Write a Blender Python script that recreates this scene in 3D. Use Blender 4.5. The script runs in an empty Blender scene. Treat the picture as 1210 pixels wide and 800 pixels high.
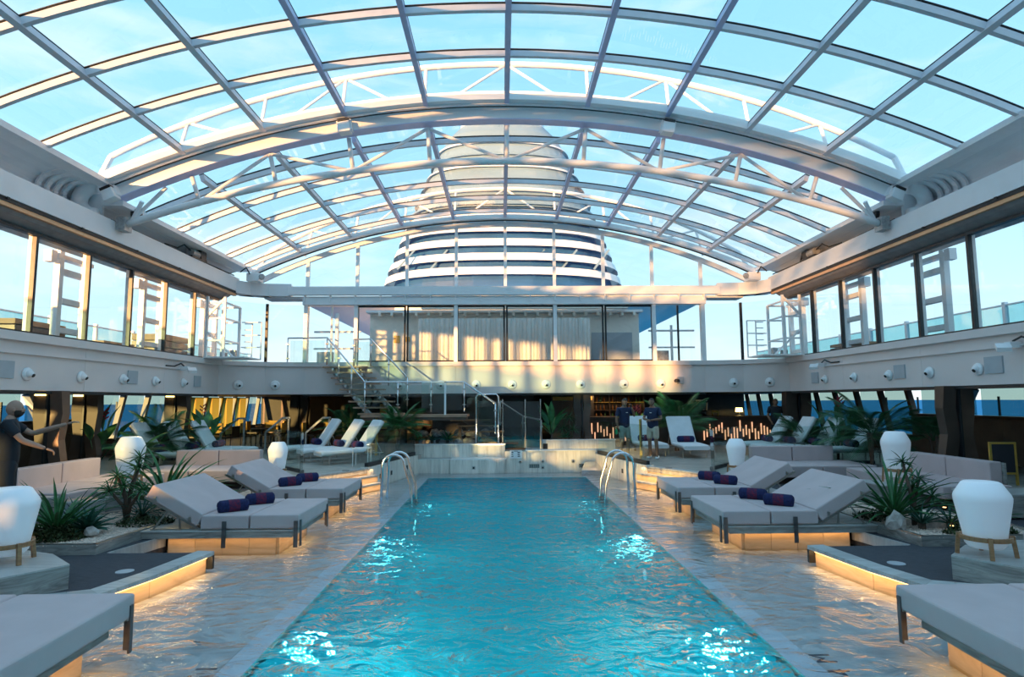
import bpy, bmesh, math, random
from mathutils import Vector, Matrix, Quaternion
random.seed(7)
PI = math.pi
C = bpy.context.scene.collection
S = bpy.context.scene

# ---------------------------------------------------------------- camera
F_PX = 720.0
cam_d = bpy.data.cameras.new('camera'); cam = bpy.data.objects.new('camera', cam_d); C.objects.link(cam)
cam_d.sensor_width = 36.0; cam_d.lens = F_PX / 1210.0 * 36.0; cam_d.clip_end = 20000; cam_d.clip_start = .05
cam.matrix_world = Matrix(((0.99984129, 0.00403982, -0.01735174, -0.15),
                           (-0.01685546, -0.10095315, -0.99474839, 0.0),
                           (-0.00577032, 0.99488298, -0.10086903, 2.25),
                           (0, 0, 0, 1)))
S.camera = cam
# ---------------------------------------------------------------- sky
W = bpy.data.worlds.new('sky'); S.world = W; W.use_nodes = True
nt = W.node_tree; nt.nodes.clear(); L = nt.links.new
out = nt.nodes.new('ShaderNodeOutputWorld'); bg = nt.nodes.new('ShaderNodeBackground')
tc = nt.nodes.new('ShaderNodeTexCoord'); sep = nt.nodes.new('ShaderNodeSeparateXYZ')
rmp = nt.nodes.new('ShaderNodeValToRGB'); L(tc.outputs['Generated'], sep.inputs[0]); L(sep.outputs['Z'], rmp.inputs[0])
e = rmp.color_ramp.elements
e[0].position = 0.0; e[0].color = (.76, .86, .84, 1)
e[1].position = 1.0; e[1].color = (.28, .62, .92, 1)
for p_, c_ in ((.10, (.62, .86, .96, 1)), (.30, (.40, .75, .95, 1)), (.55, (.30, .66, .93, 1))):
    k = e.new(p_); k.color = c_
mp = nt.nodes.new('ShaderNodeMapping'); mp.inputs['Scale'].default_value = (1.2, 1.2, 5)
no = nt.nodes.new('ShaderNodeTexNoise'); no.inputs['Scale'].default_value = 2.2; no.inputs['Detail'].default_value = 7
no.inputs['Roughness'].default_value = .55
L(tc.outputs['Generated'], mp.inputs[0]); L(mp.outputs[0], no.inputs['Vector'])
cr = nt.nodes.new('ShaderNodeValToRGB'); cr.color_ramp.elements[0].position = .48; cr.color_ramp.elements[1].position = .78
cr.color_ramp.elements[0].color = (0, 0, 0, 1); cr.color_ramp.elements[1].color = (.75, .75, .75, 1)
L(no.outputs['Fac'], cr.inputs[0])
mx = nt.nodes.new('ShaderNodeMixRGB'); mx.inputs['Color2'].default_value = (.95, .97, 1, 1)
L(cr.outputs[0], mx.inputs['Fac']); L(rmp.outputs[0], mx.inputs['Color1']); L(mx.outputs[0], bg.inputs['Color'])
bg.inputs['Strength'].default_value = 1.0; L(bg.outputs[0], out.inputs[0])
# ---------------------------------------------------------------- sun (low, from behind the camera's left)
sd = bpy.data.lights.new('sun', 'SUN'); so = bpy.data.objects.new('sun', sd); C.objects.link(so)
sd.energy = 9.5; sd.color = (1, .50, .18); sd.angle = .018
so.rotation_euler = Vector((.55, .83, -.058)).to_track_quat('-Z', 'Y').to_euler(); so.location = (-30, -30, 15)
# ---------------------------------------------------------------- exposure
vs = S.view_settings; vs.view_transform = 'Standard'; vs.look = 'None'; vs.gamma = 1; vs.use_curve_mapping = False
vs.exposure = 0.47
S.cycles.max_bounces = 10; S.cycles.transparent_max_bounces = 24; S.cycles.diffuse_bounces = 8
S.cycles.glossy_bounces = 4; S.cycles.transmission_bounces = 6; S.cycles.caustics_reflective = False
S.cycles.sample_clamp_indirect = 6

# ================================================================ materials
def nodes(name):
    m = bpy.data.materials.new(name); m.use_nodes = True
    return m, m.node_tree, m.node_tree.nodes['Principled BSDF'], m.node_tree.nodes['Material Output']
def mat(name, col, rough=.6, metal=0, vary=.08, scale=6, bump=0, bscale=60, stretch=(1, 1, 1), coat=0, emit=None, es=0, spec=.5, col2=None, gen=False, sub=0):
    m, t, b, o = nodes(name); N = t.nodes.new; K = t.links.new
    b.inputs['Roughness'].default_value = rough; b.inputs['Metallic'].default_value = metal
    b.inputs['Coat Weight'].default_value = coat; b.inputs['Specular IOR Level'].default_value = spec
    tc = N('ShaderNodeTexCoord'); mp = N('ShaderNodeMapping'); mp.inputs['Scale'].default_value = stretch
    K(tc.outputs['Object'], mp.inputs[0])
    if vary or col2:
        n = N('ShaderNodeTexNoise'); n.inputs['Scale'].default_value = scale; n.inputs['Detail'].default_value = 6
        K(mp.outputs[0], n.inputs['Vector'])
        r = N('ShaderNodeValToRGB'); r.color_ramp.elements[0].position = .3; r.color_ramp.elements[1].position = .7
        c2 = col2 or tuple(min(1, c * (1 + vary)) for c in col)
        c1 = col if col2 else tuple(c * (1 - vary) for c in col)
        r.color_ramp.elements[0].color = (*c1, 1); r.color_ramp.elements[1].color = (*c2, 1)
        K(n.outputs['Fac'], r.inputs[0]); K(r.outputs[0], b.inputs['Base Color'])
    else:
        b.inputs['Base Color'].default_value = (*col, 1)
    if bump:
        n2 = N('ShaderNodeTexNoise'); n2.inputs['Scale'].default_value = bscale; n2.inputs['Detail'].default_value = 4
        K(mp.outputs[0], n2.inputs['Vector'])
        bp = N('ShaderNodeBump'); bp.inputs['Strength'].default_value = bump; bp.inputs['Distance'].default_value = .01
        K(n2.outputs['Fac'], bp.inputs['Height']); K(bp.outputs[0], b.inputs['Normal'])
    if emit:
        b.inputs['Emission Color'].default_value = (*emit, 1); b.inputs['Emission Strength'].default_value = es
    return m
def stone(name, c1, c2, c3, stretch, scale=1.5, rough=.35, dist=3, coat=0):
    m, t, b, o = nodes(name); N = t.nodes.new; K = t.links.new
    tc = N('ShaderNodeTexCoord'); mp = N('ShaderNodeMapping'); mp.inputs['Scale'].default_value = stretch
    K(tc.outputs['Object'], mp.inputs[0])
    n = N('ShaderNodeTexNoise'); n.inputs['Scale'].default_value = scale; n.inputs['Detail'].default_value = 9
    n.inputs['Distortion'].default_value = dist; n.inputs['Roughness'].default_value = .62
    K(mp.outputs[0], n.inputs['Vector'])
    r = N('ShaderNodeValToRGB'); r.color_ramp.elements[0].position = .3; r.color_ramp.elements[1].position = .72
    r.color_ramp.elements[0].color = (*c1, 1); r.color_ramp.elements[1].color = (*c3, 1)
    k = r.color_ramp.elements.new(.5); k.color = (*c2, 1)
    oi = N('ShaderNodeObjectInfo'); mr = N('ShaderNodeMapRange'); mr.inputs[3].default_value = .86; mr.inputs[4].default_value = 1.08
    K(oi.outputs['Random'], mr.inputs[0])
    mm = N('ShaderNodeMixRGB'); mm.blend_type = 'MULTIPLY'; mm.inputs['Fac'].default_value = 1
    K(n.outputs['Fac'], r.inputs[0]); K(r.outputs[0], mm.inputs[1]); K(mr.outputs[0], mm.inputs[2]); K(mm.outputs[0], b.inputs['Base Color'])
    b.inputs['Roughness'].default_value = rough; b.inputs['Coat Weight'].default_value = coat
    return m
def glass(name, tint, refl=.08, rough=0.0, haze=0.0):
    m, t, b, o = nodes(name); N = t.nodes.new; K = t.links.new; t.nodes.remove(b)
    tr = N('ShaderNodeBsdfTransparent'); tr.inputs[0].default_value = (*tint, 1)
    gl = N('ShaderNodeBsdfGlossy'); gl.inputs['Roughness'].default_value = rough
    lw = N('ShaderNodeLayerWeight'); lw.inputs[0].default_value = .5
    pw = N('ShaderNodeMath'); pw.operation = 'POWER'; pw.inputs[1].default_value = 5; K(lw.outputs['Facing'], pw.inputs[0])
    mu = N('ShaderNodeMath'); mu.operation = 'MULTIPLY_ADD'; mu.inputs[1].default_value = .75; mu.inputs[2].default_value = refl
    K(pw.outputs[0], mu.inputs[0]); mu.use_clamp = True
    mi = N('ShaderNodeMixShader'); K(mu.outputs[0], mi.inputs[0]); K(tr.outputs[0], mi.inputs[1]); K(gl.outputs[0], mi.inputs[2])
    K(mi.outputs[0], o.inputs[0]); return m

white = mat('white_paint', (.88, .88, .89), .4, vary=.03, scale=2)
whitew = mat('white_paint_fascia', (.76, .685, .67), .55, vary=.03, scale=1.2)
steelw = mat('white_painted_steel', (.89, .89, .90), .35, vary=.03)
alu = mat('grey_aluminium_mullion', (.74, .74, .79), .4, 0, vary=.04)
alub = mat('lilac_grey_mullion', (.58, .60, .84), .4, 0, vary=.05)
covem = mat('pale_grey_cove', (.82, .83, .85), .5, vary=.06, scale=1)
dark = mat('black_gasket', (.02, .02, .022), .5, vary=.1)
darkf = mat('black_window_frame', (.025, .027, .03), .4, .3, vary=.2)
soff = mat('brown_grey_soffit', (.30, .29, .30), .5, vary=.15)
copper = mat('copper_trim', (.75, .45, .25), .4, .4)
chrome = mat('polished_steel', (.72, .73, .75), .16, 1, vary=.03)
brushed = mat('brushed_steel', (.50, .48, .45), .32, .9, vary=.08)
fabric = mat('grey_mauve_upholstery', (.56, .455, .455), .85, vary=.05, scale=3, bump=.12, bscale=500)
fabricw = mat('pale_sling_fabric', (.74, .76, .78), .8, vary=.03, bump=.1, bscale=400)
navy = mat('navy_towelling', (.012, .018, .085), .95, vary=.35, scale=30, bump=.8, bscale=160)
redst = mat('dark_red_towel_print', (.012, .016, .07), .95, col2=(.16, .015, .045), scale=28, bump=.5, bscale=160)
teak = mat('teak', (.36, .19, .09), .5, vary=.25, scale=4, stretch=(1, 1, 8))
treadm = mat('reddish_teak_tread', (.42, .25, .17), .5, vary=.2, scale=3, stretch=(1, 12, 1))
gold = mat('gilt_frame', (.72, .45, .10), .35, .5, vary=.1)
ochre = mat('ochre_and_painted_sun', (.80, .50, .12), .8, vary=.15, scale=3, stretch=(1, 1, 6))  # plain ochre on the chairs; painted sunlight on the left sofa's panel
sunglowm, t, b, o = nodes('translucent_sun_glow'); trn = t.nodes.new('ShaderNodeBsdfTranslucent'); trn.inputs[0].default_value = (.95, .62, .12, 1)  # translucent ochre that makes the added window panels glow
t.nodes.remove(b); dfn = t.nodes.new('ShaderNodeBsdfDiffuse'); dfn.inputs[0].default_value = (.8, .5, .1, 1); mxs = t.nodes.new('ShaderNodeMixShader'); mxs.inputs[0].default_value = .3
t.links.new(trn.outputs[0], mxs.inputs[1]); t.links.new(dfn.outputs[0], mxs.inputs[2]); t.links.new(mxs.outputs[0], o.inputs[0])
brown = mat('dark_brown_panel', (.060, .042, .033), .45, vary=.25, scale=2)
brownm = mat('bronze_brown_column', (.13, .085, .065), .4, .2, vary=.25, scale=2)
greyw = mat('grey_brown_wall_panel', (.13, .105, .08), .5, vary=.2, scale=2)
carpet = mat('charcoal_deck_carpet', (.060, .060, .072), .9, vary=.2, scale=9, bump=.4, bscale=300, stretch=(1, 4, 1))
pool_m = mat('turquoise_mosaic', (.006, .60, .68), .35, col2=(.012, .80, .84), scale=14)
poolw = mat('turquoise_wall_mosaic', (.010, .50, .64), .35, col2=(.02, .66, .76), scale=14)
coping = mat('white_coping', (.80, .80, .80), .3, vary=.04, scale=3)
marble = stone('wet_veined_marble', (.50, .47, .45), (.72, .67, .62), (.84, .80, .75), (1, 2.2, 1), 1.1, .3, 2.5)
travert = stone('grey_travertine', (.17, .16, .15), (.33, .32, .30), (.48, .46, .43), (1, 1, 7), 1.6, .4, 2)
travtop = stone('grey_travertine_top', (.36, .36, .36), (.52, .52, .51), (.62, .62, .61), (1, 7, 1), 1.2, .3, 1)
tilem = stone('cream_grain_tile', (.58, .54, .49), (.78, .73, .66), (.88, .84, .77), (9, 9, 1), 1.1, .35, .6)
tilew = stone('honey_panel', (.50, .34, .19), (.66, .46, .27), (.76, .56, .36), (1, 1, 6), 1.3, .4, 1)
deckm = stone('raised_deck_stone', (.22, .21, .19), (.40, .37, .33), (.56, .52, .46), (1, 3, 1), 1.3, .4, 2)
gravel = mat('pink_gravel', (.45, .33, .27), .9, col2=(.85, .68, .57), scale=60, bump=1, bscale=90)
pebm = mat('pink_pebble', (.78, .60, .50), .8, vary=.3, scale=14)
rockm = mat('pale_rock', (.30, .25, .22), .85, col2=(.66, .60, .56), scale=9, bump=1, bscale=25)
shade = mat('opal_lamp_shade', (.86, .90, .95), .35, vary=.01, emit=(.80, .90, 1.0), es=.06)
led = mat('warm_led_strip', (1, .8, .5), .5, vary=0, emit=(1, .58, .20), es=3)
downl = mat('warm_downlight', (1, .8, .4), .5, vary=0, emit=(1, .70, .22), es=4)
plight = mat('underwater_lamp_and_fill', (.8, .9, 1), .3, vary=0, emit=(.45, .8, 1), es=.8)
glow = mat('copper_light_tube', (.7, .4, .25), .3, vary=0, emit=(1, .50, .28), es=.9)
leafd = mat('dark_green_leaf', (.022, .105, .038), .45, vary=.4, scale=6)
leafm = mat('mid_green_leaf', (.035, .15, .045), .45, vary=.4, scale=5)
leafb = mat('blue_green_leaf', (.020, .10, .065), .45, vary=.35, scale=5)
leafl = mat('lime_green_leaf', (.16, .33, .05), .45, vary=.3, scale=5)
moss = mat('brown_green_groundcover', (.045, .065, .018), .8, vary=.5, scale=12)
trunk = mat('woody_stem', (.10, .065, .045), .8, vary=.3, scale=10)
flowr = mat('red_flower_bract', (.35, .03, .05), .5, vary=.3)
skin1 = mat('light_skin', (.42, .235, .17), .5, vary=.05)
skin2 = mat('brown_skin', (.25, .135, .085), .5, vary=.05)
hair = mat('black_hair', (.012, .010, .009), .6)
beardm = mat('dark_beard', (.04, .025, .02), .8)
shirtn = mat('navy_polo_cloth', (.012, .022, .065), .8, vary=.1)
shirtb = mat('black_tee_cloth', (.012, .014, .022), .8, vary=.1)
khaki = mat('beige_shorts_cloth', (.50, .44, .35), .8, vary=.1)
sage = mat('pale_grey_green_shorts', (.38, .44, .38), .8, vary=.1)
shoew = mat('white_shoe', (.8, .8, .8), .5, vary=.03)
board = mat('chalkboard', (.03, .03, .04), .5)
cream = mat('cream_wall', (.88, .83, .74), .6, vary=.04)
curt = mat('white_curtain', (.88, .85, .79), .8, vary=.04)
blueb = mat('blue_funnel_core', (.02, .10, .27), .5, vary=.2, scale=.5)
funw = mat('white_funnel_louvre', (.82, .82, .80), .5, vary=.03)
fung = mat('grey_funnel_skin', (.22, .33, .42), .5, vary=.12, scale=.3)
boxg = mat('pale_blue_grey_plate', (.42, .46, .50), .5, vary=.04)
inkm = mat('dark_inlay', (.03, .035, .06), .5)
motorm = mat('dark_machine_metal', (.05, .05, .05), .45, .5, vary=.4, scale=12)
motorl = mat('grey_machine_metal', (.42, .42, .42), .45, .4, vary=.3, scale=12)
bottleg = mat('green_bottle', (.03, .12, .04), .15, vary=.2)
bottlea = mat('amber_bottle', (.30, .12, .03), .15, vary=.2)
greenp = mat('green_spray_bottle', (.02, .45, .20), .3)
pillowm = mat('plum_cushion', (.04, .02, .035), .9)
screen = mat('notice_white', (.85, .86, .88), .4, vary=0)
skyglass = glass('roof_glass', (.97, .985, .99), .03)
winglass = glass('window_glass', (.95, .965, .97), .04)
hullglass = glass('tinted_hull_glass', (.58, .68, .66), .04)
clampm = mat('dark_steel_clamp', (.16, .15, .15), .35, .6, vary=.1)
railglass = glass('balustrade_glass', (.90, .965, .95), .05)
bluish = glass('outer_balustrade_glass', (.62, .84, .86), .05)
darkglass = glass('smoked_screen_glass', (.60, .66, .66), .07)

# sea
seam, t, b, o = nodes('sea_water'); N = t.nodes.new; K = t.links.new
b.inputs['Base Color'].default_value = (.010, .20, .42, 1); b.inputs['Roughness'].default_value = .8; b.inputs['Specular IOR Level'].default_value = .08
tcn = N('ShaderNodeTexCoord'); n = N('ShaderNodeTexNoise'); n.inputs['Scale'].default_value = .12; n.inputs['Detail'].default_value = 8
K(tcn.outputs['Object'], n.inputs['Vector']); bp = N('ShaderNodeBump'); bp.inputs['Distance'].default_value = 3; bp.inputs['Strength'].default_value = .5
K(n.outputs['Fac'], bp.inputs['Height']); K(bp.outputs[0], b.inputs['Normal'])

def watermat(name, tint, refr, scl, dist, amp):
    m, t, b, o = nodes(name); N = t.nodes.new; K = t.links.new; t.nodes.remove(b)
    tc = N('ShaderNodeTexCoord'); mp = N('ShaderNodeMapping'); mp.inputs['Scale'].default_value = (1, 1.25, 1)
    K(tc.outputs['Object'], mp.inputs[0])
    n1 = N('ShaderNodeTexNoise'); n1.inputs['Scale'].default_value = scl; n1.inputs['Detail'].default_value = 3; n1.inputs['Distortion'].default_value = dist
    K(mp.outputs[0], n1.inputs['Vector'])
    bp = N('ShaderNodeBump'); bp.inputs['Strength'].default_value = 1; bp.inputs['Distance'].default_value = amp
    n2 = N('ShaderNodeTexNoise'); n2.inputs['Scale'].default_value = scl * .42; n2.inputs['Detail'].default_value = 2; n2.inputs['Distortion'].default_value = .6
    K(mp.outputs[0], n2.inputs['Vector'])
    ad = N('ShaderNodeMath'); ad.operation = 'MULTIPLY_ADD'; ad.inputs[1].default_value = 1.6; K(n2.outputs['Fac'], ad.inputs[0]); K(n1.outputs['Fac'], ad.inputs[2])
    K(ad.outputs[0], bp.inputs['Height'])
    fr = N('ShaderNodeFresnel'); fr.inputs[0].default_value = 1.27; K(bp.outputs[0], fr.inputs['Normal'])
    gl = N('ShaderNodeBsdfGlossy'); gl.inputs['Roughness'].default_value = .02; K(bp.outputs[0], gl.inputs['Normal'])
    tr = N('ShaderNodeBsdfTransparent'); tr.inputs[0].default_value = (*tint, 1)
    body = tr
    if refr:
        rf = N('ShaderNodeBsdfRefraction'); rf.inputs['IOR'].default_value = 1.33; rf.inputs[0].default_value = (*tint, 1); rf.inputs['Roughness'].default_value = 0
        K(bp.outputs[0], rf.inputs['Normal'])
        m2 = N('ShaderNodeMixShader'); m2.inputs[0].default_value = refr
        K(tr.outputs[0], m2.inputs[1]); K(rf.outputs[0], m2.inputs[2]); body = m2
    mi = N('ShaderNodeMixShader'); K(fr.outputs[0], mi.inputs[0]); K(body.outputs[0], mi.inputs[1]); K(gl.outputs[0], mi.inputs[2])
    K(mi.outputs[0], o.inputs[0]); return m
poolwater = watermat('pool_water', (.30, .95, 1.0), .75, 2.9, 1.4, .24)
filmwater = watermat('shallow_water_film', (.90, .96, 1.0), 0, 2.4, 1.5, .055)

# ================================================================ mesh helper
class G:
    def __init__(s): s.v = []; s.f = []
    def add(s, vs, fs):
        k = len(s.v); s.v += [tuple(v) for v in vs]; s.f += [tuple(i + k for i in f) for f in fs]; return s
    def box(s, x0, x1, y0, y1, z0, z1):
        return s.add([(x0, y0, z0), (x1, y0, z0), (x1, y1, z0), (x0, y1, z0), (x0, y0, z1), (x1, y0, z1), (x1, y1, z1), (x0, y1, z1)],
                     [(0, 3, 2, 1), (4, 5, 6, 7), (0, 1, 5, 4), (1, 2, 6, 5), (2, 3, 7, 6), (3, 0, 4, 7)])
    def bar(s, p, q, w, h, up=(0, 0, 1)):
        p = Vector(p); q = Vector(q); d = (q - p).normalized(); up = Vector(up)
        if abs(d.dot(up)) > .98: up = Vector((0, 1, 0))
        a = d.cross(up).normalized() * w / 2; u = a.cross(d).normalized() * h / 2
        vs = [p - a - u, p + a - u, p + a + u, p - a + u, q - a - u, q + a - u, q + a + u, q - a + u]
        return s.add(vs, [(0, 3, 2, 1), (4, 5, 6, 7), (0, 1, 5, 4), (1, 2, 6, 5), (2, 3, 7, 6), (3, 0, 4, 7)])
    def tube(s, pts, r, n=8, cap=True):
        pts = [Vector(p) for p in pts]; rs = r if isinstance(r, (list, tuple)) else [r] * len(pts); rings = []
        ref = None
        for i, p in enumerate(pts):
            d = (pts[min(i + 1, len(pts) - 1)] - pts[max(i - 1, 0)]).normalized()
            if ref is None: ref = d.orthogonal().normalized()
            else: ref = (ref - d * ref.dot(d)).normalized()
            b = d.cross(ref); rings.append([p + (ref * math.cos(2 * PI * k / n) + b * math.sin(2 * PI * k / n)) * rs[i] for k in range(n)])
        vs = [v for rg in rings for v in rg]; fs = []
        for i in range(len(pts) - 1):
            for k in range(n):
                a = i * n + k; c = i * n + (k + 1) % n; fs.append((a, c, c + n, a + n))
        if cap: fs.append(tuple(reversed(range(n)))); fs.append(tuple(range(len(vs) - n, len(vs))))
        return s.add(vs, fs)
    def prism(s, poly, z0, z1):
        n = len(poly); a = sum(poly[i][0] * poly[(i + 1) % n][1] - poly[(i + 1) % n][0] * poly[i][1] for i in range(n))
        if a < 0: poly = poly[::-1]
        vs = [(x, y, z0) for x, y in poly] + [(x, y, z1) for x, y in poly]
        return s.add(vs, [tuple(reversed(range(n))), tuple(range(n, 2 * n))] + [(i, (i + 1) % n, (i + 1) % n + n, i + n) for i in range(n)])
    def lathe(s, prof, n=20, c=(0, 0, 0), sx=1, sy=1):
        vs = []; fs = []
        for r, z in prof:
            for k in range(n): vs.append((c[0] + sx * r * math.cos(2 * PI * k / n), c[1] + sy * r * math.sin(2 * PI * k / n), c[2] + z))
        for i in range(len(prof) - 1):
            for k in range(n):
                a = i * n + k; b_ = i * n + (k + 1) % n; fs.append((a, b_, b_ + n, a + n))
        fs.append(tuple(reversed(range(n)))); fs.append(tuple(range(len(vs) - n, len(vs))))
        return s.add(vs, fs)
    def sweep(s, sec, path_fn, ts):      # section points mapped by path_fn(t, u, v)
        n = len(sec); vs = []; fs = []
        for t in ts:
            for (u, v) in sec: vs.append(path_fn(t, u, v))
        for i in range(len(ts) - 1):
            for k in range(n):
                a = i * n + k; b_ = i * n + (k + 1) % n; fs.append((a, b_, b_ + n, a + n))
        fs.append(tuple(reversed(range(n)))); fs.append(tuple(range(len(vs) - n, len(vs))))
        return s.add(vs, fs)
    def xf(s, M):
        s.v = [tuple(M @ Vector(v)) for v in s.v]; return s
    def mesh(s, name, m, smooth=False):
        me = bpy.data.meshes.new(name); me.from_pydata([tuple(v) for v in s.v], [], s.f); me.materials.append(m)
        if smooth:
            me.polygons.foreach_set('use_smooth', [True] * len(me.polygons))
        me.update(); return me
    def build(s, name, m, parent=None, smooth=False, **kw):
        return link(name, s.mesh(name, m, smooth), parent, **kw)
def link(name, me, parent=None, **kw):
    o = bpy.data.objects.new(name, me); C.objects.link(o)
    if parent is not None: o.parent = parent
    for k, v in kw.items(): o[k] = v
    return o
def rbox(x0, x1, y0, y1, z0, z1, r=.03, seg=3):
    bm = bmesh.new(); bmesh.ops.create_cube(bm, size=1)
    for v in bm.verts: v.co = Vector(((x0 + x1) / 2 + v.co.x * (x1 - x0), (y0 + y1) / 2 + v.co.y * (y1 - y0), (z0 + z1) / 2 + v.co.z * (z1 - z0)))
    bmesh.ops.bevel(bm, geom=bm.edges[:], offset=r, segments=seg, affect='EDGES', profile=.6)
    g = G(); bm.verts.index_update(); g.v = [tuple(v.co) for v in bm.verts]; g.f = [tuple(v.index for v in f.verts) for f in bm.faces]; bm.free(); return g
def thing(name, label, cat, loc=(0, 0, 0), rz=0, group=None, kind=None):
    o = bpy.data.objects.new(name, None); C.objects.link(o); o.empty_display_size = .1
    o.location = loc; o.rotation_euler = (0, 0, rz)
    if label: o['label'] = label
    if cat: o['category'] = cat
    if group: o['group'] = group
    if kind: o['kind'] = kind
    return o
def tag(o, label, cat, group=None, kind=None):
    o['label'] = label; o['category'] = cat
    if group: o['group'] = group
    if kind: o['kind'] = kind
    return o
KIDS = {}
def dup(root, loc, rz=0, label=None, group=None, scale=None):
    def rec(o, parent):
        c = o.copy(); C.objects.link(c)
        if parent is not None: c.parent = parent
        for ch in o.children: rec(ch, c)
        return c
    r = rec(root, None); r.location = loc; r.rotation_euler = (0, 0, rz)
    if label: r['label'] = label
    if group: r['group'] = group
    if scale: r.scale = scale
    return r
def struct(name, g, m, label=None, cat=None, smooth=False, parent=None):
    o = g.build(name, m, parent, smooth)
    if parent is None:
        o['kind'] = 'structure'
        if label: o['label'] = label
        if cat: o['category'] = cat
    return o
def sroot(name, label, cat):
    return thing(name, label, cat, kind='structure')
def light(kind, loc, energy, col, size=.3, sizey=None, rot=(0, 0, 0), name='lamp_light'):
    d = bpy.data.lights.new(name, kind); d.energy = energy; d.color = col
    if kind == 'AREA':
        d.size = size
        if sizey: d.shape = 'RECTANGLE'; d.size_y = sizey
    else: d.shadow_soft_size = size
    o = bpy.data.objects.new(name, d); C.objects.link(o); o.location = loc; o.rotation_euler = rot; return o
WARM = (1, .58, .22)

# ================================================================ levels
DK = .53          # raised deck
CP = .24          # carpet platform
CE = 2.50         # underside of the gallery
SI = 3.62         # gallery window sill
WT = 5.68         # gallery window head
Y0 = -12.0        # behind the camera
YB = 21.6         # back wall
PW = 2.31; PY0 = 1.2; PY1 = 18.2

# ================================================================ sea
g = G().add([(-6000, -6000, -26), (6000, -6000, -26), (6000, 9000, -26), (-6000, 9000, -26)], [(0, 1, 2, 3)])
tag(struct('sea', g, seam), 'open blue sea reaching the horizon beyond the ship rails', 'sea')
# ================================================================ floor of the wet deck
fl = sroot('floor', 'pale veined marble wet deck around the pool', 'floor')
for (x0, x1) in ((-8.6, -PW - .26), (PW + .26, 8.6)):
    nx = 5; w = (x1 - x0) / nx
    ys = []; y = Y0
    while y < 20: ys.append(y); y += 1.5
    for i in range(nx):
        for y in ys:
            G().box(x0 + i * w + .003, x0 + (i + 1) * w - .003, y + .003, y + 1.497, -.12, -.03).build('slab', marble, fl)
G().box(-8.7, -PW - .2, Y0, 20, -.2, -.10).box(PW + .2, 8.7, Y0, 20, -.2, -.10).build('bed', travert, fl)
G().box(-PW - .26, PW + .26, PY1 + .26, 19.6, -.12, -.03).box(-PW - .26, PW + .26, Y0, PY0 - .26, -.12, -.03).build('end_slab', marble, fl)
# pool shell
ps = sroot('pool_basin', 'rectangular turquoise mosaic pool basin', 'pool')
G().box(-PW, PW, PY0, PY1, -1.55, -1.45).build('basin_floor', pool_m, ps)
G().box(-PW - .1, -PW, PY0, PY1, -1.5, -.05).box(PW, PW + .1, PY0, PY1, -1.5, -.05).box(-PW, PW, PY1, PY1 + .1, -1.5, -.05).box(-PW, PW, PY0 - .1, PY0, -1.5, -.05).build('basin_wall', poolw, ps)
g = G(); cw = .24
for (a, b_) in (((-PW - cw, PY0 - cw, -PW, PY1 + cw)), ((PW, PY0 - cw, PW + cw, PY1 + cw))) and (((-PW - cw, -PW, PY0 - cw, PY1 + cw), 0), ((PW, PW + cw, PY0 - cw, PY1 + cw), 0), ((-PW, PW, PY1, PY1 + cw), 0), ((-PW, PW, PY0 - cw, PY0), 0)):
    g.box(a[0], a[1], a[2], a[3], -.10, -.012)
tag(struct('trim_1', g, coping), 'white coping strip edging the pool', 'trim')
# sloping shelf at the far end of the basin
G().box(-PW, PW, PY1 - 1.0, PY1, -1.45, -.55).build('end_bench', poolw, ps)
for y in (2.6, 6.8, 10.8, 14.8):  # one pair is real; the other pairs are added to brighten the pool
    for s in (-1, 1):
        G().lathe([(.09, 0), (.09, .02)], 16).xf(Matrix.Translation((s * (PW - .001), y, -.75)) @ Matrix.Rotation(-s * PI / 2, 4, 'Y')).build('underwater_lamp_and_fill', plight, ps)
        light('AREA', (s * (PW - .08), y, -.75), 22 if y < 8 else 7, (.45, .95, 1), .08 if y < 8 else .40, rot=(0, -s * PI / 2 * -1, 0), name='pool_lamp_and_fill_light')
# water surfaces
g = G().add([(-PW, PY0, 0.0), (PW, PY0, 0.0), (PW, PY1, 0.0), (-PW, PY1, 0.0)], [(0, 1, 2, 3)])
tag(struct('pool_water', g, poolwater), 'rippled turquoise water filling the pool', 'water', kind='stuff')
g = G()
for (x0, x1, y0, y1) in ((-8.6, -PW, Y0, 20), (PW, 8.6, Y0, 20), (-PW, PW, PY1, 19.4), (-PW, PW, Y0, PY0)):
    g.add([(x0, y0, 0), (x1, y0, 0), (x1, y1, 0), (x0, y1, 0)], [(0, 1, 2, 3)])
tag(struct('water_film', g, filmwater), 'thin sheet of rippling water over the marble deck', 'water', kind='stuff')
# depth marks set in the marble
def marks(name, x, y, s, lab):
    t = thing(name, lab, 'marking', (x, y, -.028))
    for i, ch in enumerate('1.4 M'):
        if ch == ' ': continue
        fd = bpy.data.curves.new('numeral', 'FONT'); fd.body = ch; fd.size = .26; fd.extrude = .002; fd.align_x = 'CENTER'
        fo = bpy.data.objects.new('numeral', fd); C.objects.link(fo)
        dg = bpy.context.evaluated_depsgraph_get(); me = bpy.data.meshes.new_from_object(fo.evaluated_get(dg)); bpy.data.objects.remove(fo)
        me.materials.append(inkm); o = link('numeral', me, t); o.rotation_euler = (0, 0, s * PI / 2); o.location = (-s * .08, s * (i * .14 - .28), 0)
marks('depth_marking', -2.86, 5.25, -1, 'dark depth numerals inlaid in wet marble left of the pool')
marks('depth_marking', 2.84, 5.30, 1, 'dark depth numerals inlaid in wet marble right of the pool')

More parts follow.
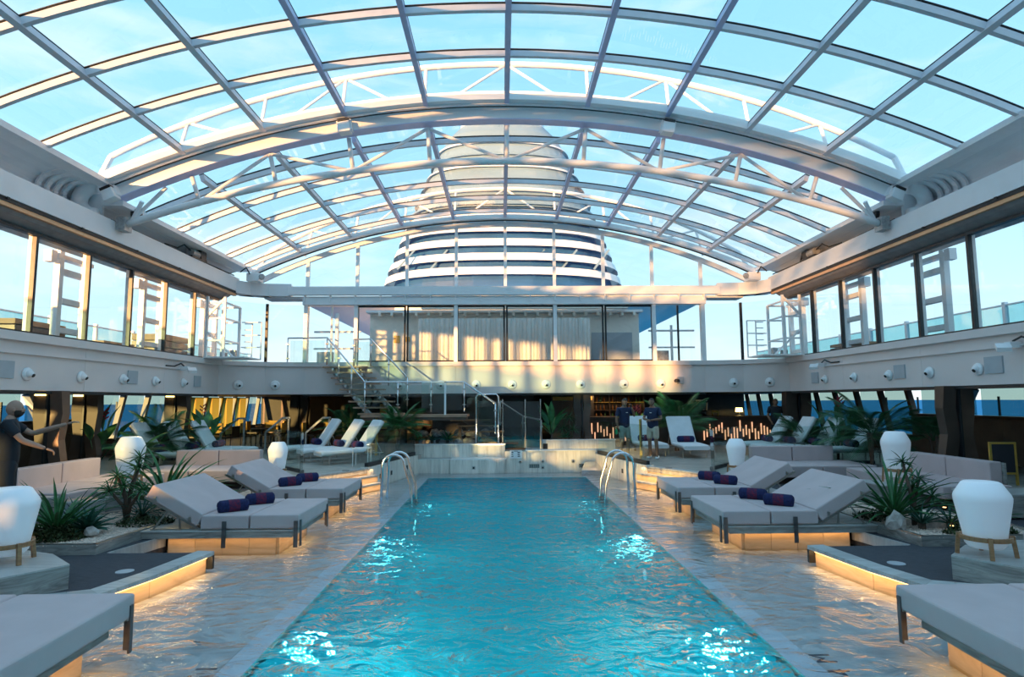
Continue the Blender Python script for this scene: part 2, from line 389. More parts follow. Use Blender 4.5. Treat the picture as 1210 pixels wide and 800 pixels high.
# ================================================================ gallery fascia
def fascia(s):
    side = 'left' if s < 0 else 'right'
    r = sroot('wall_' + side, 'pale gallery fascia along the %s side above the lower deck' % side, 'wall')
    ys = [Y0 + i * 3.23 for i in range(11)]; ys[-1] = 20.3
    for a, b_ in zip(ys, ys[1:]):
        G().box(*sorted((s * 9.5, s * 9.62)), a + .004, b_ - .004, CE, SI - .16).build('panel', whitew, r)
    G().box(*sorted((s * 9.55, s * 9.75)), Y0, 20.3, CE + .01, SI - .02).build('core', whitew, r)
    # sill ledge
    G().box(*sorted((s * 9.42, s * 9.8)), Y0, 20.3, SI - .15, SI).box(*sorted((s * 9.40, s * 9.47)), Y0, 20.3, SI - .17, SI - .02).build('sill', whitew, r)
    G().box(*sorted((s * 9.5, s * 9.56)), Y0, 20.3, CE - .07, CE - .01).build('shadow_gap', dark, r)
    # corner facets
    P = [(9.5, 20.3), (8.35, 21.3), (7.1, 21.6)]
    for (a, b_) in zip(P, P[1:]):
        nx, ny = -(b_[1] - a[1]), (b_[0] - a[0]); ln = math.hypot(nx, ny); nx /= -ln; ny /= -ln
        def off(d): return [(s * (a[0] + nx * d), a[1] + ny * d), (s * (b_[0] + nx * d), b_[1] + ny * d)]
        i0, i1 = off(0), off(.15)
        G().prism([i0[0], i0[1], i1[1], i1[0]], CE, SI - .15).build('panel', whitew, r)
        i0, i1 = off(-.08), off(.35)
        G().prism([i0[0], i0[1], i1[1], i1[0]], SI - .15, SI).build('sill', whitew, r)
    return r
wl = fascia(-1); wr = fascia(1)
wb = sroot('wall_back', 'sunlit pale gallery fascia across the far end', 'wall')
for i in range(8):
    x0 = -7.1 + i * 1.775
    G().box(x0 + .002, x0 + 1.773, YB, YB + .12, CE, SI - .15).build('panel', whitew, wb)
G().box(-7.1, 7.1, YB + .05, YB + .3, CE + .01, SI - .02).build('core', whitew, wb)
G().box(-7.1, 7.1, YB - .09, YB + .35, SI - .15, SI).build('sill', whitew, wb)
G().box(-7.1, 7.1, YB + .0, YB + .1, CE - .07, CE - .01).build('shadow_gap', dark, wb)

# gallery floor slabs (also the lower deck's ceiling)
g = G()
for s in (-1, 1): g.box(*sorted((s * 9.75, s * 13.7)), Y0, 34, CE, SI - .08)
g.box(-9.75, 9.75, YB + .3, 34, CE, SI - .08)
for s in (-1, 1): g.prism([(s * 9.75, 20.3), (s * 8.35, 21.5), (s * 7.1, 21.9), (s * 9.75, 21.95)], CE, SI - .08)
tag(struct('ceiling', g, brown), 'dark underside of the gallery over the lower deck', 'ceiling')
# ================================================================ gallery windows
def gallery_side(s, idx):
    side = 'left' if s < 0 else 'right'
    r = sroot('window_%d' % idx, 'row of tall gallery windows along the %s side' % side, 'window')
    y = 20.3; n = 0; ys = [20.3]
    k = 0
    while ys[-1] - 1.6 > Y0: ys.append(18.78 - 1.62 * k); k += 1
    pane = G().box(-.006, .006, -.76, .76, SI + .02, WT - .02).mesh('pane', winglass)
    post = G().box(-.045, .045, -.035, .035, SI, WT).mesh('mullion', darkf)
    rev = G().box(*sorted((s * .07, s * .15)), -.05, .05, SI, WT).mesh('outer_post', steelw)
    for a, b_ in zip(ys, ys[1:]):
        o = link('pane', pane, r); o.location = (s * 9.62, (a + b_) / 2, 0); o.scale = (1, (a - b_) / 1.62, 1)
        o = link('mullion', post, r); o.location = (s * 9.62, b_, 0)
        o = link('outer_post', rev, r); o.location = (s * 9.62, b_ + (.06), 0)
    G().box(*sorted((s * 9.56, s * 9.68)), Y0, 20.3, SI, SI + .05).build('bottom_rail', darkf, r)
    G().box(*sorted((s * 9.56, s * 9.68)), Y0, 20.3, WT - .06, WT).build('top_rail', darkf, r)
    if s < 0: G().box(-9.80, -9.70, Y0, -2.7, SI, WT).build('sun_block_panel', steelw, r)  # unseen panel added outside the panes to cut off the low sun
    # corner panes
    P = [(9.62, 20.3), (8.4, 21.42), (7.1, 21.72)]
    for a, b_ in zip(P, P[1:]):
        G().bar((s * a[0], a[1], (SI + WT) / 2), (s * b_[0], b_[1], (SI + WT) / 2), .012, WT - SI - .04).build('pane', winglass, r)
        G().box(s * b_[0] - .04, s * b_[0] + .04, b_[1] - .04, b_[1] + .04, SI, WT).build('mullion', darkf, r)
    return r
gallery_side(-1, 1); gallery_side(1, 2)
r = sroot('window_3', 'row of tall gallery windows across the far end', 'window')
SP = 1.775
for i in range(-4, 4):
    x0, x1 = i * SP, (i + 1) * SP
    if i >= -3 and i < 3:
        G().box(x0 + .05, x1 - .05, YB + .10, YB + .112, SI + .05, WT - .08).build('pane', winglass, r)
        f = G()
        f.box(x0 + .02, x0 + .08, YB + .08, YB + .14, SI, WT - .03).box(x1 - .08, x1 - .02, YB + .08, YB + .14, SI, WT - .03)
        f.box(x0 + .02, x1 - .02, YB + .08, YB + .14, SI, SI + .06).box(x0 + .02, x1 - .02, YB + .08, YB + .14, WT - .09, WT - .03); f.build('frame', darkf, r)
    else:
        G().box(x0 + .1, x1 - .1, YB + .10, YB + .112, SI + .05, WT - .08).build('pane', winglass, r)
        G().box(x0 + .86, x0 + .92, YB + .08, YB + .14, SI, WT - .05).build('mullion', darkf if i > 0 else steelw, r)
for i in (-4, -3, -1, 1, 3, 4):
    G().box(i * SP - .065, i * SP + .065, YB - .03, YB + .2, SI, WT + .25).build('white_post', steelw, r)
for x in (-6.0,):
    G().box(x - .05, x + .05, YB + .0, YB + .1, SI, WT - .3).build('white_post', steelw, r)

# ================================================================ ring beam, soffit and cove under the sliding roof
def ringside(s, idx):
    side = 'left' if s < 0 else 'right'
    r = sroot('trim_%d' % idx, 'white ring beam and hollow gutter above the %s gallery windows' % side, 'trim')
    X = lambda a: s * a
    def strip(name, pts, m, y0=Y0, y1=20.6, th=.03):
        # closed ribbon in x-z swept along y
        g = G(); n = len(pts); up = [(x, z) for x, z in pts]; lo = [(x + th, z - th * .4) for x, z in reversed(pts)]
        sec = up + lo
        vs = [(X(x), y0, z) for x, z in sec] + [(X(x), y1, z) for x, z in sec]; k = len(sec)
        g.add(vs, [(i, (i + 1) % k, (i + 1) % k + k, i + k) for i in range(k)] + [tuple(range(k)), tuple(range(2 * k - 1, k - 1, -1))])
        return g.build(name, m, r)
    G().box(*sorted((X(9.20), X(9.36))), Y0, 20.9, 6.02, 6.48).build('ring_beam', white, r)
    G().box(*sorted((X(9.22), X(9.50))), Y0, 20.8, 5.94, 6.02).build('dark_slot', dark, r)
    G().box(*sorted((X(9.24), X(9.34))), Y0, 20.8, 5.86, 5.94).build('copper_strip', copper, r)
    for i in range(12):
        y = -3 + i * 2.0
        G().box(*sorted((X(9.185), X(9.20))), y, y + .06, 5.98, 6.02).build('clip', darkf, r)
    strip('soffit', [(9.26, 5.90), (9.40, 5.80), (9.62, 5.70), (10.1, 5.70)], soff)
    G().box(*sorted((X(9.30), X(10.4))), Y0, 20.9, 6.40, 6.48).build('gutter_floor', covem, r)
    # hollow cove of the front roof section
    cv = []
    for i in range(13):
        a = i / 12 * PI
        cv.append((9.48 + .62 * math.sin(a), 6.50 + .36 - .36 * math.cos(a)))
    strip('front_cove', [(x, z) for x, z in cv], covem, Y0, 13.98, .04)
    G().box(*sorted((X(9.42), X(10.3))), 13.96, 14.02, 6.48, 7.25).build('end_plate', covem, r)
    G().box(*sorted((X(9.10), X(9.52))), Y0, 13.9, 7.20, 7.32).build('front_eave_rail', steelw, r)
    # ribbed bellows where the front section ends
    for j, yy in enumerate((12.75, 12.98, 13.2, 13.42)):
        g = G(); 
        for (xa, za), (xb, zb) in zip(cv[:-1], cv[1:]):
            sc = .9 - .03 * j
            f = lambda x, z: (X(9.3 + (x - 9.3) * sc), z)
            a = f(xa, za); b_ = f(xb, zb)
            g.bar((a[0], yy, a[1]), (b_[0], yy, b_[1]), .16, .05, up=(0, 1, 0)) if False else g.bar((a[0], yy, a[1]), (b_[0], yy, b_[1]), .05, .12, up=(0, 1, 0))
        g.build('bellows_rib', covem if j != 1 else white, r)
    # end knuckle
    kk = G(); T = [i / 10 * PI for i in range(11)]
    pts = [(X(9.42 + .40 * math.sin(t)), 13.75, 6.52 + .34 - .34 * math.cos(t)) for t in T]
    kk.tube(pts, .17, 10); kk.build('end_knuckle', white, r, smooth=True)
    # lower cove of the rear roof section
    cv2 = [(9.40 + .42 * math.sin(i / 10 * PI), 6.48 + .16 - .16 * math.cos(i / 10 * PI)) for i in range(11)]
    strip('rear_cove', cv2, covem, 14.0, 21.2, .03)
    G().box(*sorted((X(8.92), X(9.42))), 13.9, 21.3, 6.80, 6.92).build('rear_eave_rail', steelw, r)
    G().tube([(X(9.36), 14.2, 6.55), (X(9.36), 17.6, 6.55), (X(9.34), 20.8, 6.58)], .02, 6).build('cable', dark, r)
    # corner curve of the ring beam to the back
    P = [(9.20, 20.7), (8.9, 21.15), (8.35, 21.38), (7.6, 21.45)]
    for a, b_ in zip(P, P[1:]):
        G().prism([(X(a[0]), a[1]), (X(b_[0]), b_[1]), (X(b_[0] + .1), b_[1] + .5), (X(a[0] + .5), a[1] + .25)], 5.96, 6.40).build('ring_corner', white, r)
    return r
ringside(-1, 2); ringside(1, 3)
r = sroot('trim_4', 'white ring beam across the far end above the gallery windows', 'trim')
G().box(-7.7, 7.7, 21.40, 21.62, 6.0, 6.30).build('ring_beam', white, r)
G().box(-7.9, 7.9, 21.62, 22.2, 6.26, 6.32).build('upper_ledge', white, r)
G().box(-8.6, 8.6, 21.62, 22.3, 5.90, 5.98).build('soffit', white, r)
G().box(-7.2, 7.2, 21.5, 21.85, 5.66, 5.92).build('head_board', white, r)
for i in range(-8, 9):
    G().box(i * .89 - .02, i * .89 + .02, 21.44, 21.6, 5.78, 6.0).build('bracket', steelw, r)

# ================================================================ roof
def arc_z(x, half, eave, apex):
    rise = apex - eave; R = (half * half + rise * rise) / (2 * rise)
    return apex - R + math.sqrt(R * R - x * x)
def arc_x(frac, half, rise):
    R = (half * half + rise * rise) / (2 * rise); A = math.asin(half / R); return R * math.sin(A * frac)
def arcbar(name, m, parent, y, half, eave, apex, w, h, n=30, drop=0.0, x0=-1, x1=1, sm=False):
    rise = apex - eave; R = (half * half + rise * rise) / (2 * rise); A = math.asin(half / R)
    g = G(); sec = [(-w / 2, 0), (w / 2, 0), (w / 2, h), (-w / 2, h)]
    ts = [x0 + (x1 - x0) * i / n for i in range(n + 1)]
    g.sweep(sec, lambda t, u, v: ((R - drop + v) * math.sin(A * t), y + u, apex - R + (R - drop + v) * math.cos(A * t)), ts)
    return g.build(name, m, parent, **({}))
def roof(name, label, ys, half, eave, apex, y_end):
    r = sroot(name, label, 'roof')
    rise = apex - eave; R = (half * half + rise * rise) / (2 * rise); A = math.asin(half / R)
    fr = [-1 + .2 * k for k in range(11)]
    for f in fr[1:-1]:
        a = A * f; p = lambda y, d: Vector(((R + d) * math.sin(a), y, apex - R + (R + d) * math.cos(a)))
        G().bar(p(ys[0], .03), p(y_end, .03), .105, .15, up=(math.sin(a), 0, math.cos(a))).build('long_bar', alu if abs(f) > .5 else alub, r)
        G().bar(p(ys[0], .125), p(y_end, .125), .12, .012, up=(math.sin(a), 0, math.cos(a))).build('gasket', dark, r)
    for y in ys[1:-1]:
        arcbar('cross_arch', alu, r, y, half, eave, apex, .085, .12, drop=.02)
        arcbar('arch_gasket', dark, r, y, half, eave, apex, .11, .010, drop=-.125)
    for i in range(10):
        for y0, y1 in zip(ys, ys[1:]):
            fa, fb = A * fr[i], A * fr[i + 1]
            q = lambda a, y, d: ((R + .11 + d) * math.sin(a), y, apex - R + (R + .11 + d) * math.cos(a))
            am = (fa + fb) / 2
            vs = []
            for d in (0, .012):
                for y in (y0, y1):
                    for a in (fa, am, fb): vs.append(q(a, y, d))
            G().add(vs, [(0, 1, 4, 3), (1, 2, 5, 4), (9, 10, 7, 6), (10, 11, 8, 7), (0, 6, 7, 1), (1, 7, 8, 2), (3, 4, 10, 9), (4, 5, 11, 10), (0, 3, 9, 6), (2, 8, 11, 5)]).build('pane', skyglass, r)
    return r
fys = [13.7 - 1.46 * k - (.5 if k else 0) for k in range(0, 12)]
fys = [13.7, 11.75, 10.3, 8.85, 7.4, 5.95, 4.5, 3.05, 1.6, .15, -1.3, -2.75, -4.2, -5.65, -7.1, -8.55, -10, -12][::-1]
rf = roof('roof', 'front sliding section of the arched glass roof over the pool', fys, 9.2, 7.25, 9.22, 13.7)
arcbar('end_band', white, rf, 13.58, 9.2, 7.25, 9.22, .16, .20, drop=.02)
arcbar('end_band', white, rf, 13.70, 9.2, 7.25, 9.22, .08, .10, drop=.06)
arcbar('end_gasket', dark, rf, 13.79, 9.2, 7.25, 9.22, .05, .05, drop=.055)
bys = [14.25, 15.0, 16.5, 18.0, 19.5, 20.9, 21.5]
rb = roof('roof', 'rear lower section of the arched glass roof before the funnel', bys, 9.0, 6.85, 8.85, 21.5)
arcbar('end_band', white, rb, 21.42, 9.0, 6.85, 8.85, .16, .16, drop=.10)
arcbar('end_gasket', dark, rb, 21.58, 9.0, 6.85, 8.85, .05, .07, drop=.12)
# main arch beam
mb = sroot('roof', 'broad white main arch beam crossing above the pool', 'roof beam')
arcbar('arch_beam', white, mb, 13.98, 9.25, 7.08, 9.10, .26, .31, n=48, drop=.20)
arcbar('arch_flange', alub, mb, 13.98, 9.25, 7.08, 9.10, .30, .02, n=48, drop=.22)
# trusses
def truss(name, label, y, half, e, a, half2, e2, a2, rad, ks, m, ytop):
    t = thing(name, label, 'roof truss')
    def P(frac, h_, ee, aa):
        rise = aa - ee; R = (h_ * h_ + rise * rise) / (2 * rise); A = math.asin(h_ / R)
        return R * math.sin(A * frac), aa - R + R * math.cos(A * frac)
    pts = [P(-1 + i / 24, half, e, a) for i in range(49)]
    G().tube([(x, y, z) for x, z in pts], rad, 10).build('chord', m, t, smooth=True)
    for k in ks:
        x, z = P(k, half, e, a); x2, z2 = P(k, half2, e2, a2)
        G().tube([(x, y, z), (x2, ytop, z2)], rad * .62, 8, ).build('strut', m, t, smooth=True)
    for i in range(len(ks) - 1):
        a0, a1 = ks[i], ks[i + 1]; top_first = (i % 2 == 0) if abs(a0 + a1) >= 0 else 0
        # nodes at odd multiples sit on the upper chord
        n0 = round(a0 / .2) % 2
        ca = P(a0, half2, e2, a2) if n0 else P(a0, half, e, a); cb = P(a1, half, e, a) if n0 else P(a1, half2, e2, a2)
        ya, yb = (ytop, y) if n0 else (y, ytop)
        G().tube([(ca[0], ya, ca[1]), (cb[0], yb, cb[1])], rad * .5, 8).build('diagonal', m, t, smooth=True)
    return t
ks = [-.8, -.6, -.4, -.2, 0, .2, .4, .6, .8]
ti = truss('arched_truss', 'white tubular truss hung below the main arch beam', 14.25, 9.1, 6.42, 8.02, 9.2, 6.85, 8.82, .085, ks, steelw, 14.05)
for s in (-1, 1):
    G().tube([(s * 8.6, 14.1, 6.95), (s * 8.9, 14.25, 6.53)], .05, 8).build('strut', steelw, ti)
    G().tube([(s * 8.05, 14.1, 7.30), (s * 8.9, 14.25, 6.55)], .045, 8).build('diagonal', steelw, ti)
    G().box(*sorted((s * 8.98, s * 9.18)), 14.1, 14.4, 6.28, 6.6).build('end_bracket', motorl, ti)
    G().lathe([(.17, 0), (.17, .1)], 14).xf(Matrix.Translation((s * 9.0, 14.5, 6.75)) @ Matrix.Rotation(PI / 2, 4, 'Y')).build('pulley', dark, ti)
for (nm, lb, y, half, e_, a_, yt) in (('outer_truss', 'cream tubular truss standing above the glass behind the main arch', 14.2, 9.8, 8.0, 10.45, 0),
                                 ('outer_truss', 'cream tubular truss above the glass over the far arch', 21.9, 9.0, 7.5, 10.05, 0)):
    lo_e, lo_a = (7.2, 9.2) if y < 20 else (6.8, 8.8)
    tr_ = truss(nm, lb, y, half - .35, e_ + .1, a_, half, lo_e, lo_a, .07, ks, steelw, y)
    for s in (-1, 1): G().tube([(s * (half - .35), y, e_ + .1), (s * (half + .05), y, lo_e)], .07, 8).build('end_post', steelw, tr_)
# floodlights on the beam
def flood(frac, lab):
    x = arc_x(frac, 9.25, 2.0); z = arc_z(x, 9.25, 7.10, 9.10); sl = -math.asin(x / 22.4)
    t = thing('floodlight', lab, 'floodlight', (x, 13.78, z - .12), group='floodlights on the main arch beam')
    t.rotation_euler = (0, -sl, 0)
    rbox(-.14, .14, -.20, .06, -.20, .06, .02, 2).build('housing', white, t)
    G().box(-.12, .12, -.21, -.02, .045, .11).build('lens', dark, t)
    G().box(.14, .17, -.10, .1, -.12, .12).build('bracket', steelw, t); G().box(-.17, -.14, -.10, .1, -.12, .12).build('bracket', steelw, t)
flood(-.985, 'white box floodlight at the far left end of the arch beam')
flood(-.40, 'white box floodlight on the arch beam left of centre')
flood(.40, 'white box floodlight on the arch beam right of centre')
flood(.985, 'white box floodlight at the far right end of the arch beam')
# lunette above the back gallery
r = sroot('window_4', 'arched glazed lunette between the far ring beam and the roof', 'window')
arcbar('arch_frame', white, r, 21.72, 8.8, 6.62, 8.70, .14, .16, drop=.14, n=40)
for i in range(-4, 5):
    x = i * SP; zt = arc_z(x, 8.8, 6.55, 8.55)
    if abs(i) < 5: G().box(x - .055, x + .055, 21.66, 21.78, 6.3, zt + .05).build('post', steelw, r)
for i in range(-5, 5):
    x0 = max(-8.6, i * SP); x1 = min(8.6, (i + 1) * SP)
    a, b_ = arc_z(x0, 8.8, 6.55, 8.55), arc_z(x1, 8.8, 6.55, 8.55)
    G().add([(x0, 21.71, 6.3), (x1, 21.71, 6.3), (x1, 21.71, b_), (x0, 21.71, a), (x0, 21.722, 6.3), (x1, 21.722, 6.3), (x1, 21.722, b_), (x0, 21.722, a)],
            [(0, 1, 2, 3), (7, 6, 5, 4), (0, 4, 5, 1), (1, 5, 6, 2), (2, 6, 7, 3), (3, 7, 4, 0)]).build('pane', winglass, r)
# gutter machinery
def motor(s, y, lab):
    t = thing('roof_motor', lab, 'motor', (s * 9.30, y, 6.50))
    G().tube([(0, -.25, .15), (0, .15, .15)], .12, 12).build('motor_body', motorl, t)
    G().lathe([(.18, 0), (.20, .03), (.18, .06)], 18).xf(Matrix.Translation((-s * .05, .35, .18)) @ Matrix.Rotation(PI / 2, 4, 'Y')).build('drive_wheel', motorm, t)
    G().box(-.12, .12, -.35, .55, -.02, .04).build('base_plate', motorm, t)
    G().bar((0, .3, 0), (0, .55, .32), .05, .05).bar((0, .75, 0), (0, .55, .32), .05, .05).box(-.08, .08, .15, .3, .0, .3).build('bracket', motorm, t)
    G().tube([(0, -.25, .2), (0, -.6, .28), (0, -.95, .1), (0, -1.6, .05)], .02, 6).build('hose', dark, t)
motor(-1, 18.0, 'black and grey drive motor in the left roof gutter')
motor(1, 18.0, 'black and grey drive motor in the right roof gutter')
def endbox(s, lab):
    t = thing('track_housing', lab, 'housing', (s * 8.75, 21.0, 6.40))
    rbox(-.22, .22, -.1, .3, 0, .30, .03, 2).build('casing', steelw, t)
    G().lathe([(.09, 0), (.11, .04), (.09, .08)], 14).xf(Matrix.Translation((-s * .30, -.02, .16)) @ Matrix.Rotation(PI / 2, 4, 'X')).build('roller', motorl, t)
    G().tube([(s * .1, -.1, .25), (s * .12, -.35, .42), (s * .3, -.4, .25)], .025, 6).build('hose', dark, t)
endbox(-1, 'white track end housing with roller at far left roof corner')
endbox(1, 'white track end housing with roller at far right roof corner')

# ================================================================ outside the gallery windows
for s in (-1, 1):
    side = 'left' if s < 0 else 'right'
    t = thing('outer_balustrade', 'glass balustrade of the open promenade beyond the %s gallery windows' % side, 'balustrade', (s * 13.4, 0, SI - .1))
    for i in range(22):
        y = Y0 + i * 2.0
        G().box(-.008, .008, y + .06, y + 1.94, .05, 1.18).build('pane', bluish, t)
        G().box(-.05, .05, y - .05, y + .05, 0, 1.28).build('post', steelw, t)
    G().box(-.03, .03, Y0, 32, 1.18, 1.22).build('handrail', steelw, t)
    # upright gantries
    n = 0
    for y, where in ((14.8, 'nearest'), (18.2, 'middle'), (21.8, 'farthest')):
        t = thing('gantry_frame', '%s white ladder-like gantry frame outside the %s gallery windows' % (where, side), 'frame', (s * 10.6, y, SI - .08), group='gantry frames outside the %s windows' % side)
        for yy in (-.46, .46): G().box(-.07, .07, yy - .07, yy + .07, 0, 2.6).build('upright', steelw, t)
        for z in (.35, 1.05, 1.75): G().box(-.08, .08, -.39, .39, z, z + .13).build('rung', steelw, t)
        G().box(-.1, .1, -.62, .6, 2.1, 2.2).build('rung', steelw, t)
        G().box(-.12, .06, -.80, -.62, 1.98, 2.25).build('junction_box', steelw, t)
        G().tube([(-.15 * s, .22, 0), (-.15 * s, .22, 2.3)], .02, 6).build('cable', steelw, t)
# clutter on the promenade: stacked loungers
def stackbox(s, y, lab, w=.9, h=.55):
    t = thing('stacked_loungers', lab, 'loungers', (s * 11.6, y, SI - .08))
    for i in range(4): G().box(-.5, .5, -w / 2, w / 2, .05 + i * h / 4, .05 + i * h / 4 + h / 4 - .03).build('lounger', brownm if i < 3 else teak, t)
    G().box(-.5, -.4, -w / 2, w / 2, 0, .06).box(.4, .5, -w / 2, w / 2, 0, .06).build('foot', darkf, t)
stackbox(-1, 14.6, 'brown stacked deck loungers outside the second left gallery window', 1.6, .6)
stackbox(-1, 17.6, 'low brown stack of loungers outside the third left gallery window', 1.4, .4)
stackbox(-1, 20.6, 'taller brown stack outside the farthest left gallery window', 1.6, .9)
stackbox(1, 19.9, 'brown stack of loungers outside the farthest right gallery window', 1.4, .5)
# corner scaffold towers
def tower(s, lab):
    t = thing('scaffold_tower', lab, 'scaffold', (s * 8.85, 19.9, SI))
    for x, y in ((-.55, -.75), (.0, -.75), (-.55, .35), (.0, .35)): G().bar((x * s * -1, y, 0), (x * s * -1, y, 1.95 if y < 0 else 1.75), .07, .07).build('upright', steelw, t)
    for z in (.55, 1.25, 1.75):
        G().bar((0, -.75, z), (.55 * s, -.75, z), .05, .05).build('rail', steelw, t); G().bar((0, .35, z), (.55 * s, .35, z), .05, .05).build('rail', steelw, t)
        G().bar((0, -.75, z), (0, .35, z), .05, .05).build('rail', steelw, t)
    G().bar((0, -.75, .05), (.55 * s, .35, .65), .06, .06).build('brace', steelw, t); G().bar((.55 * s, -.75, 1.3), (0, -.75, 1.9), .06, .06).build('brace', steelw, t)
    G().bar((-.05 * s, -.1, .05), (.5 * s, -.75, .8), .05, .05).build('brace', steelw, t)
    for x in (-.75, -.45):
        G().tube([(x * s, .3, 0), (x * s, .3, 1.25)], .022, 6).build('rail_post', steelw, t)
    for z in (.42, .82, 1.25): G().tube([(-.75 * s, .3, z), (-.1 * s, .3, z)], .02, 6).build('rail', steelw, t)
    for i in range(6): G().tube([(-.45 * s, .3, .2 * i + .2), (-.2 * s, .3, .2 * i + .2)], .018, 6).build('rung', steelw, t)
    G().box(*sorted((-.7 * s, .6 * s)), -.8, .4, 0, .04).build('platform', steelw, t)
    G().box(-.08, .08, -.1, .05, .04, .3).box(*sorted((.2 * s, .36 * s)), -.2, .0, .04, .22).build('gearbox', motorl, t)
tower(-1, 'white steel access tower in the far left gallery corner')
tower(1, 'white steel access tower in the far right gallery corner')

# beyond the back gallery windows: cream wall with pleated curtain
t = thing('pleated_curtain', 'white pleated curtain behind the far gallery windows', 'curtain', (0, 24.4, SI - .08))
for i in range(46):
    x = -3.4 + i * .15 if i < 46 else 0
    G().tube([(x, .05 * math.sin(i * 1.7), 0), (x, .05 * math.sin(i * 1.7), 2.0)], .085, 8).build('pleat', curt, t)
t = thing('upper_lounge_block', 'cream walled lounge block standing behind the curtained gallery windows', 'building', (0, 25.2, SI - .08))
G().box(-5.6, 5.6, 0, .3, 0, 2.3).build('wall', cream, t)
G().box(-4.6, -4.35, -.03, 0, 1.1, 1.4).box(-4.15, -3.95, -.03, 0, 1.15, 1.35).build('wall_box', gold, t)
G().box(-5.7, 5.7, -.35, .3, 2.32, 2.42).build('roof_slab', white, t)
for i in range(22): G().box(-5.2 + i * .5, -5.1 + i * .5, -.35, -.05, 2.18, 2.32).build('fin', cream, t)
for (x0, x1) in ((3.6, 5.3),): G().prism([(x0, -.02), (x1, -.02), (x1, -.01), (x0, -.01)], .0, 1.5).build('door_panel', boxg, t)
for s in (-1, 1):
    side = 'left' if s < 0 else 'right'
    t = thing('gallery_mast', 'white post with cross rail outside the far %s gallery panes' % side, 'post', (s * 6.5, 23.6, SI - .08))
    G().box(-.04, .04, -.04, .04, 0, 1.6).build('post', steelw, t); G().box(-.9, .9, -.03, .03, 1.35, 1.42).build('cross_rail', steelw, t); G().box(-.9, .9, -.03, .03, .7, .76).build('cross_rail', steelw, t)
    G().box(-.75, -.15, -.1, .1, 0, .6).build('locker', motorl if s > 0 else cream, t)
# canopy slab seen through lunette
G_ = G().box(-3.4, 5.0, 24.5, 24.8, 5.962, 6.74); tag(G_.build('parapet', cream), 'low cream parapet outside the lunette glass before the funnel', 'parapet')

# ================================================================ funnel
fz = [(8.0, 9.3), (11.2, 8.6), (13.5, 7.75), (14.8, 7.25), (16.5, 6.7), (18.8, 5.75), (19.9, 5.35), (21.2, 4.8), (21.9, 4.4), (22.9, 3.45)]
FY = 46.0
def fw(z):
    for (a, wa), (b_, wb) in zip(fz, fz[1:]):
        if z <= b_: return wa + (wb - wa) * (z - a) / (b_ - a)
    return fz[-1][1]
fun = thing('ship_funnel', 'tall striped blue and white ship funnel beyond the glass roof', 'funnel', (0, FY, 8))
def ring_pts(w, dy, n=40):
    out = []
    for k in range(n):
        a = 2 * PI * k / n; ca, sa = math.cos(a), math.sin(a); p = 2.6
        out.append((w * math.copysign(abs(ca) ** (2 / p), ca), dy * math.copysign(abs(sa) ** (2 / p), sa)))
    return out
def loft(levels, m, name, parent, n=40):
    vs = []; fs = []
    for (z, w) in levels:
        for (x, y) in ring_pts(w, w * .75, n): vs.append((x, y, z - 8))
    for i in range(len(levels) - 1):
        for k in range(n):
            a = i * n + k; b_ = i * n + (k + 1) % n; fs.append((a, b_, b_ + n, a + n))
    fs.append(tuple(range(len(vs) - n, len(vs))))
    return G().add(vs, fs).build(name, m, parent, smooth=False)
loft([(8, 8.6)] + [(z, fw(z) - .55) for z in (10.2, 12, 14, 15.6)], blueb, 'core', fun)
loft([(15.6, fw(15.6) - .2), (18, fw(18) - .15), (20.2, fw(20.2) - .1), (21.9, fw(21.9) - .05), (22.9, fw(22.9))], fung, 'upper_shell', fun)
for i, z in enumerate((10.5, 11.5, 12.55, 13.6, 14.65)):
    loft([(z, fw(z) + .12), (z + .52, fw(z + .52) + .1)], funw, 'louvre_band', fun)
for i, z in enumerate((15.7, 16.7, 17.7, 18.7, 19.7, 20.7)):
    loft([(z, fw(z) + .1), (z + .18, fw(z + .18) + .08)], funw if i % 2 else fung, 'upper_band', fun)
for k in range(-3, 4):
    G().bar((k * 2.2 - .5, -fw(12) * .70, 3.0), (k * 2.2 + .6, -fw(12) * .66, 4.4), .12, .12).build('brace', fung, fun)
loft([(22.9, 3.4), (23.2, 3.3)], white, 'top_deck', fun)
for x in (-1.75, 1.75): G().tube([(x, -.8, 15.0), (x, -.8, 17.2)], .95, 20).build('exhaust_pipe', white, fun)
G().lathe([(.1, 0), (.5, .4), (.5, 1.0), (.1, 1.3)], 14, (0, -.8, 15.2)).build('radome', white, fun)

# ================================================================ fittings on the fascia
def ball(loc, rz, lab, grp, big=1.0):
    t = thing('eyeball_spotlight', lab, 'spotlight', loc, rz, grp)   # faces local -y
    G().lathe([(.125 * big, 0), (.13 * big, .02), (.115 * big, .045), (.075 * big, .05)], 20).xf(Matrix.Rotation(PI / 2, 4, 'X')).build('collar', steelw, t, smooth=True)
    bm = G(); prof = [(.078 * math.sin(a), -.078 * math.cos(a)) for a in [PI * i / 8 for i in range(1, 8)]]
    bm.lathe(prof, 14, (0, -.055, 0)); bl = bm.build('ball', steelw, t, smooth=True)
    G().lathe([(.038, 0), (.038, .012)], 12).xf(Matrix.Translation((.02, -.118, -.03)) @ Matrix.Rotation(PI / 2 + .5, 4, 'X')).build('lens', dark, bl)
def pos(n): return ['nearest', 'second nearest', 'third', 'fourth', 'fifth', 'sixth'][n]
for s, ys_ in ((-1, (12.15, 13.7, 15.2, 16.6, 18.05)), (1, (12.15, 13.55, 15.0, 16.5, 18.0))):
    side = 'left' if s < 0 else 'right'
    for i, y in enumerate(ys_):
        ball((s * 9.49, y, 2.82), s * PI / 2 * -1 if False else (PI / 2 if s < 0 else -PI / 2), '%s white round eyeball spotlight on the %s fascia' % (pos(i), side), 'spotlights on the %s fascia' % side)
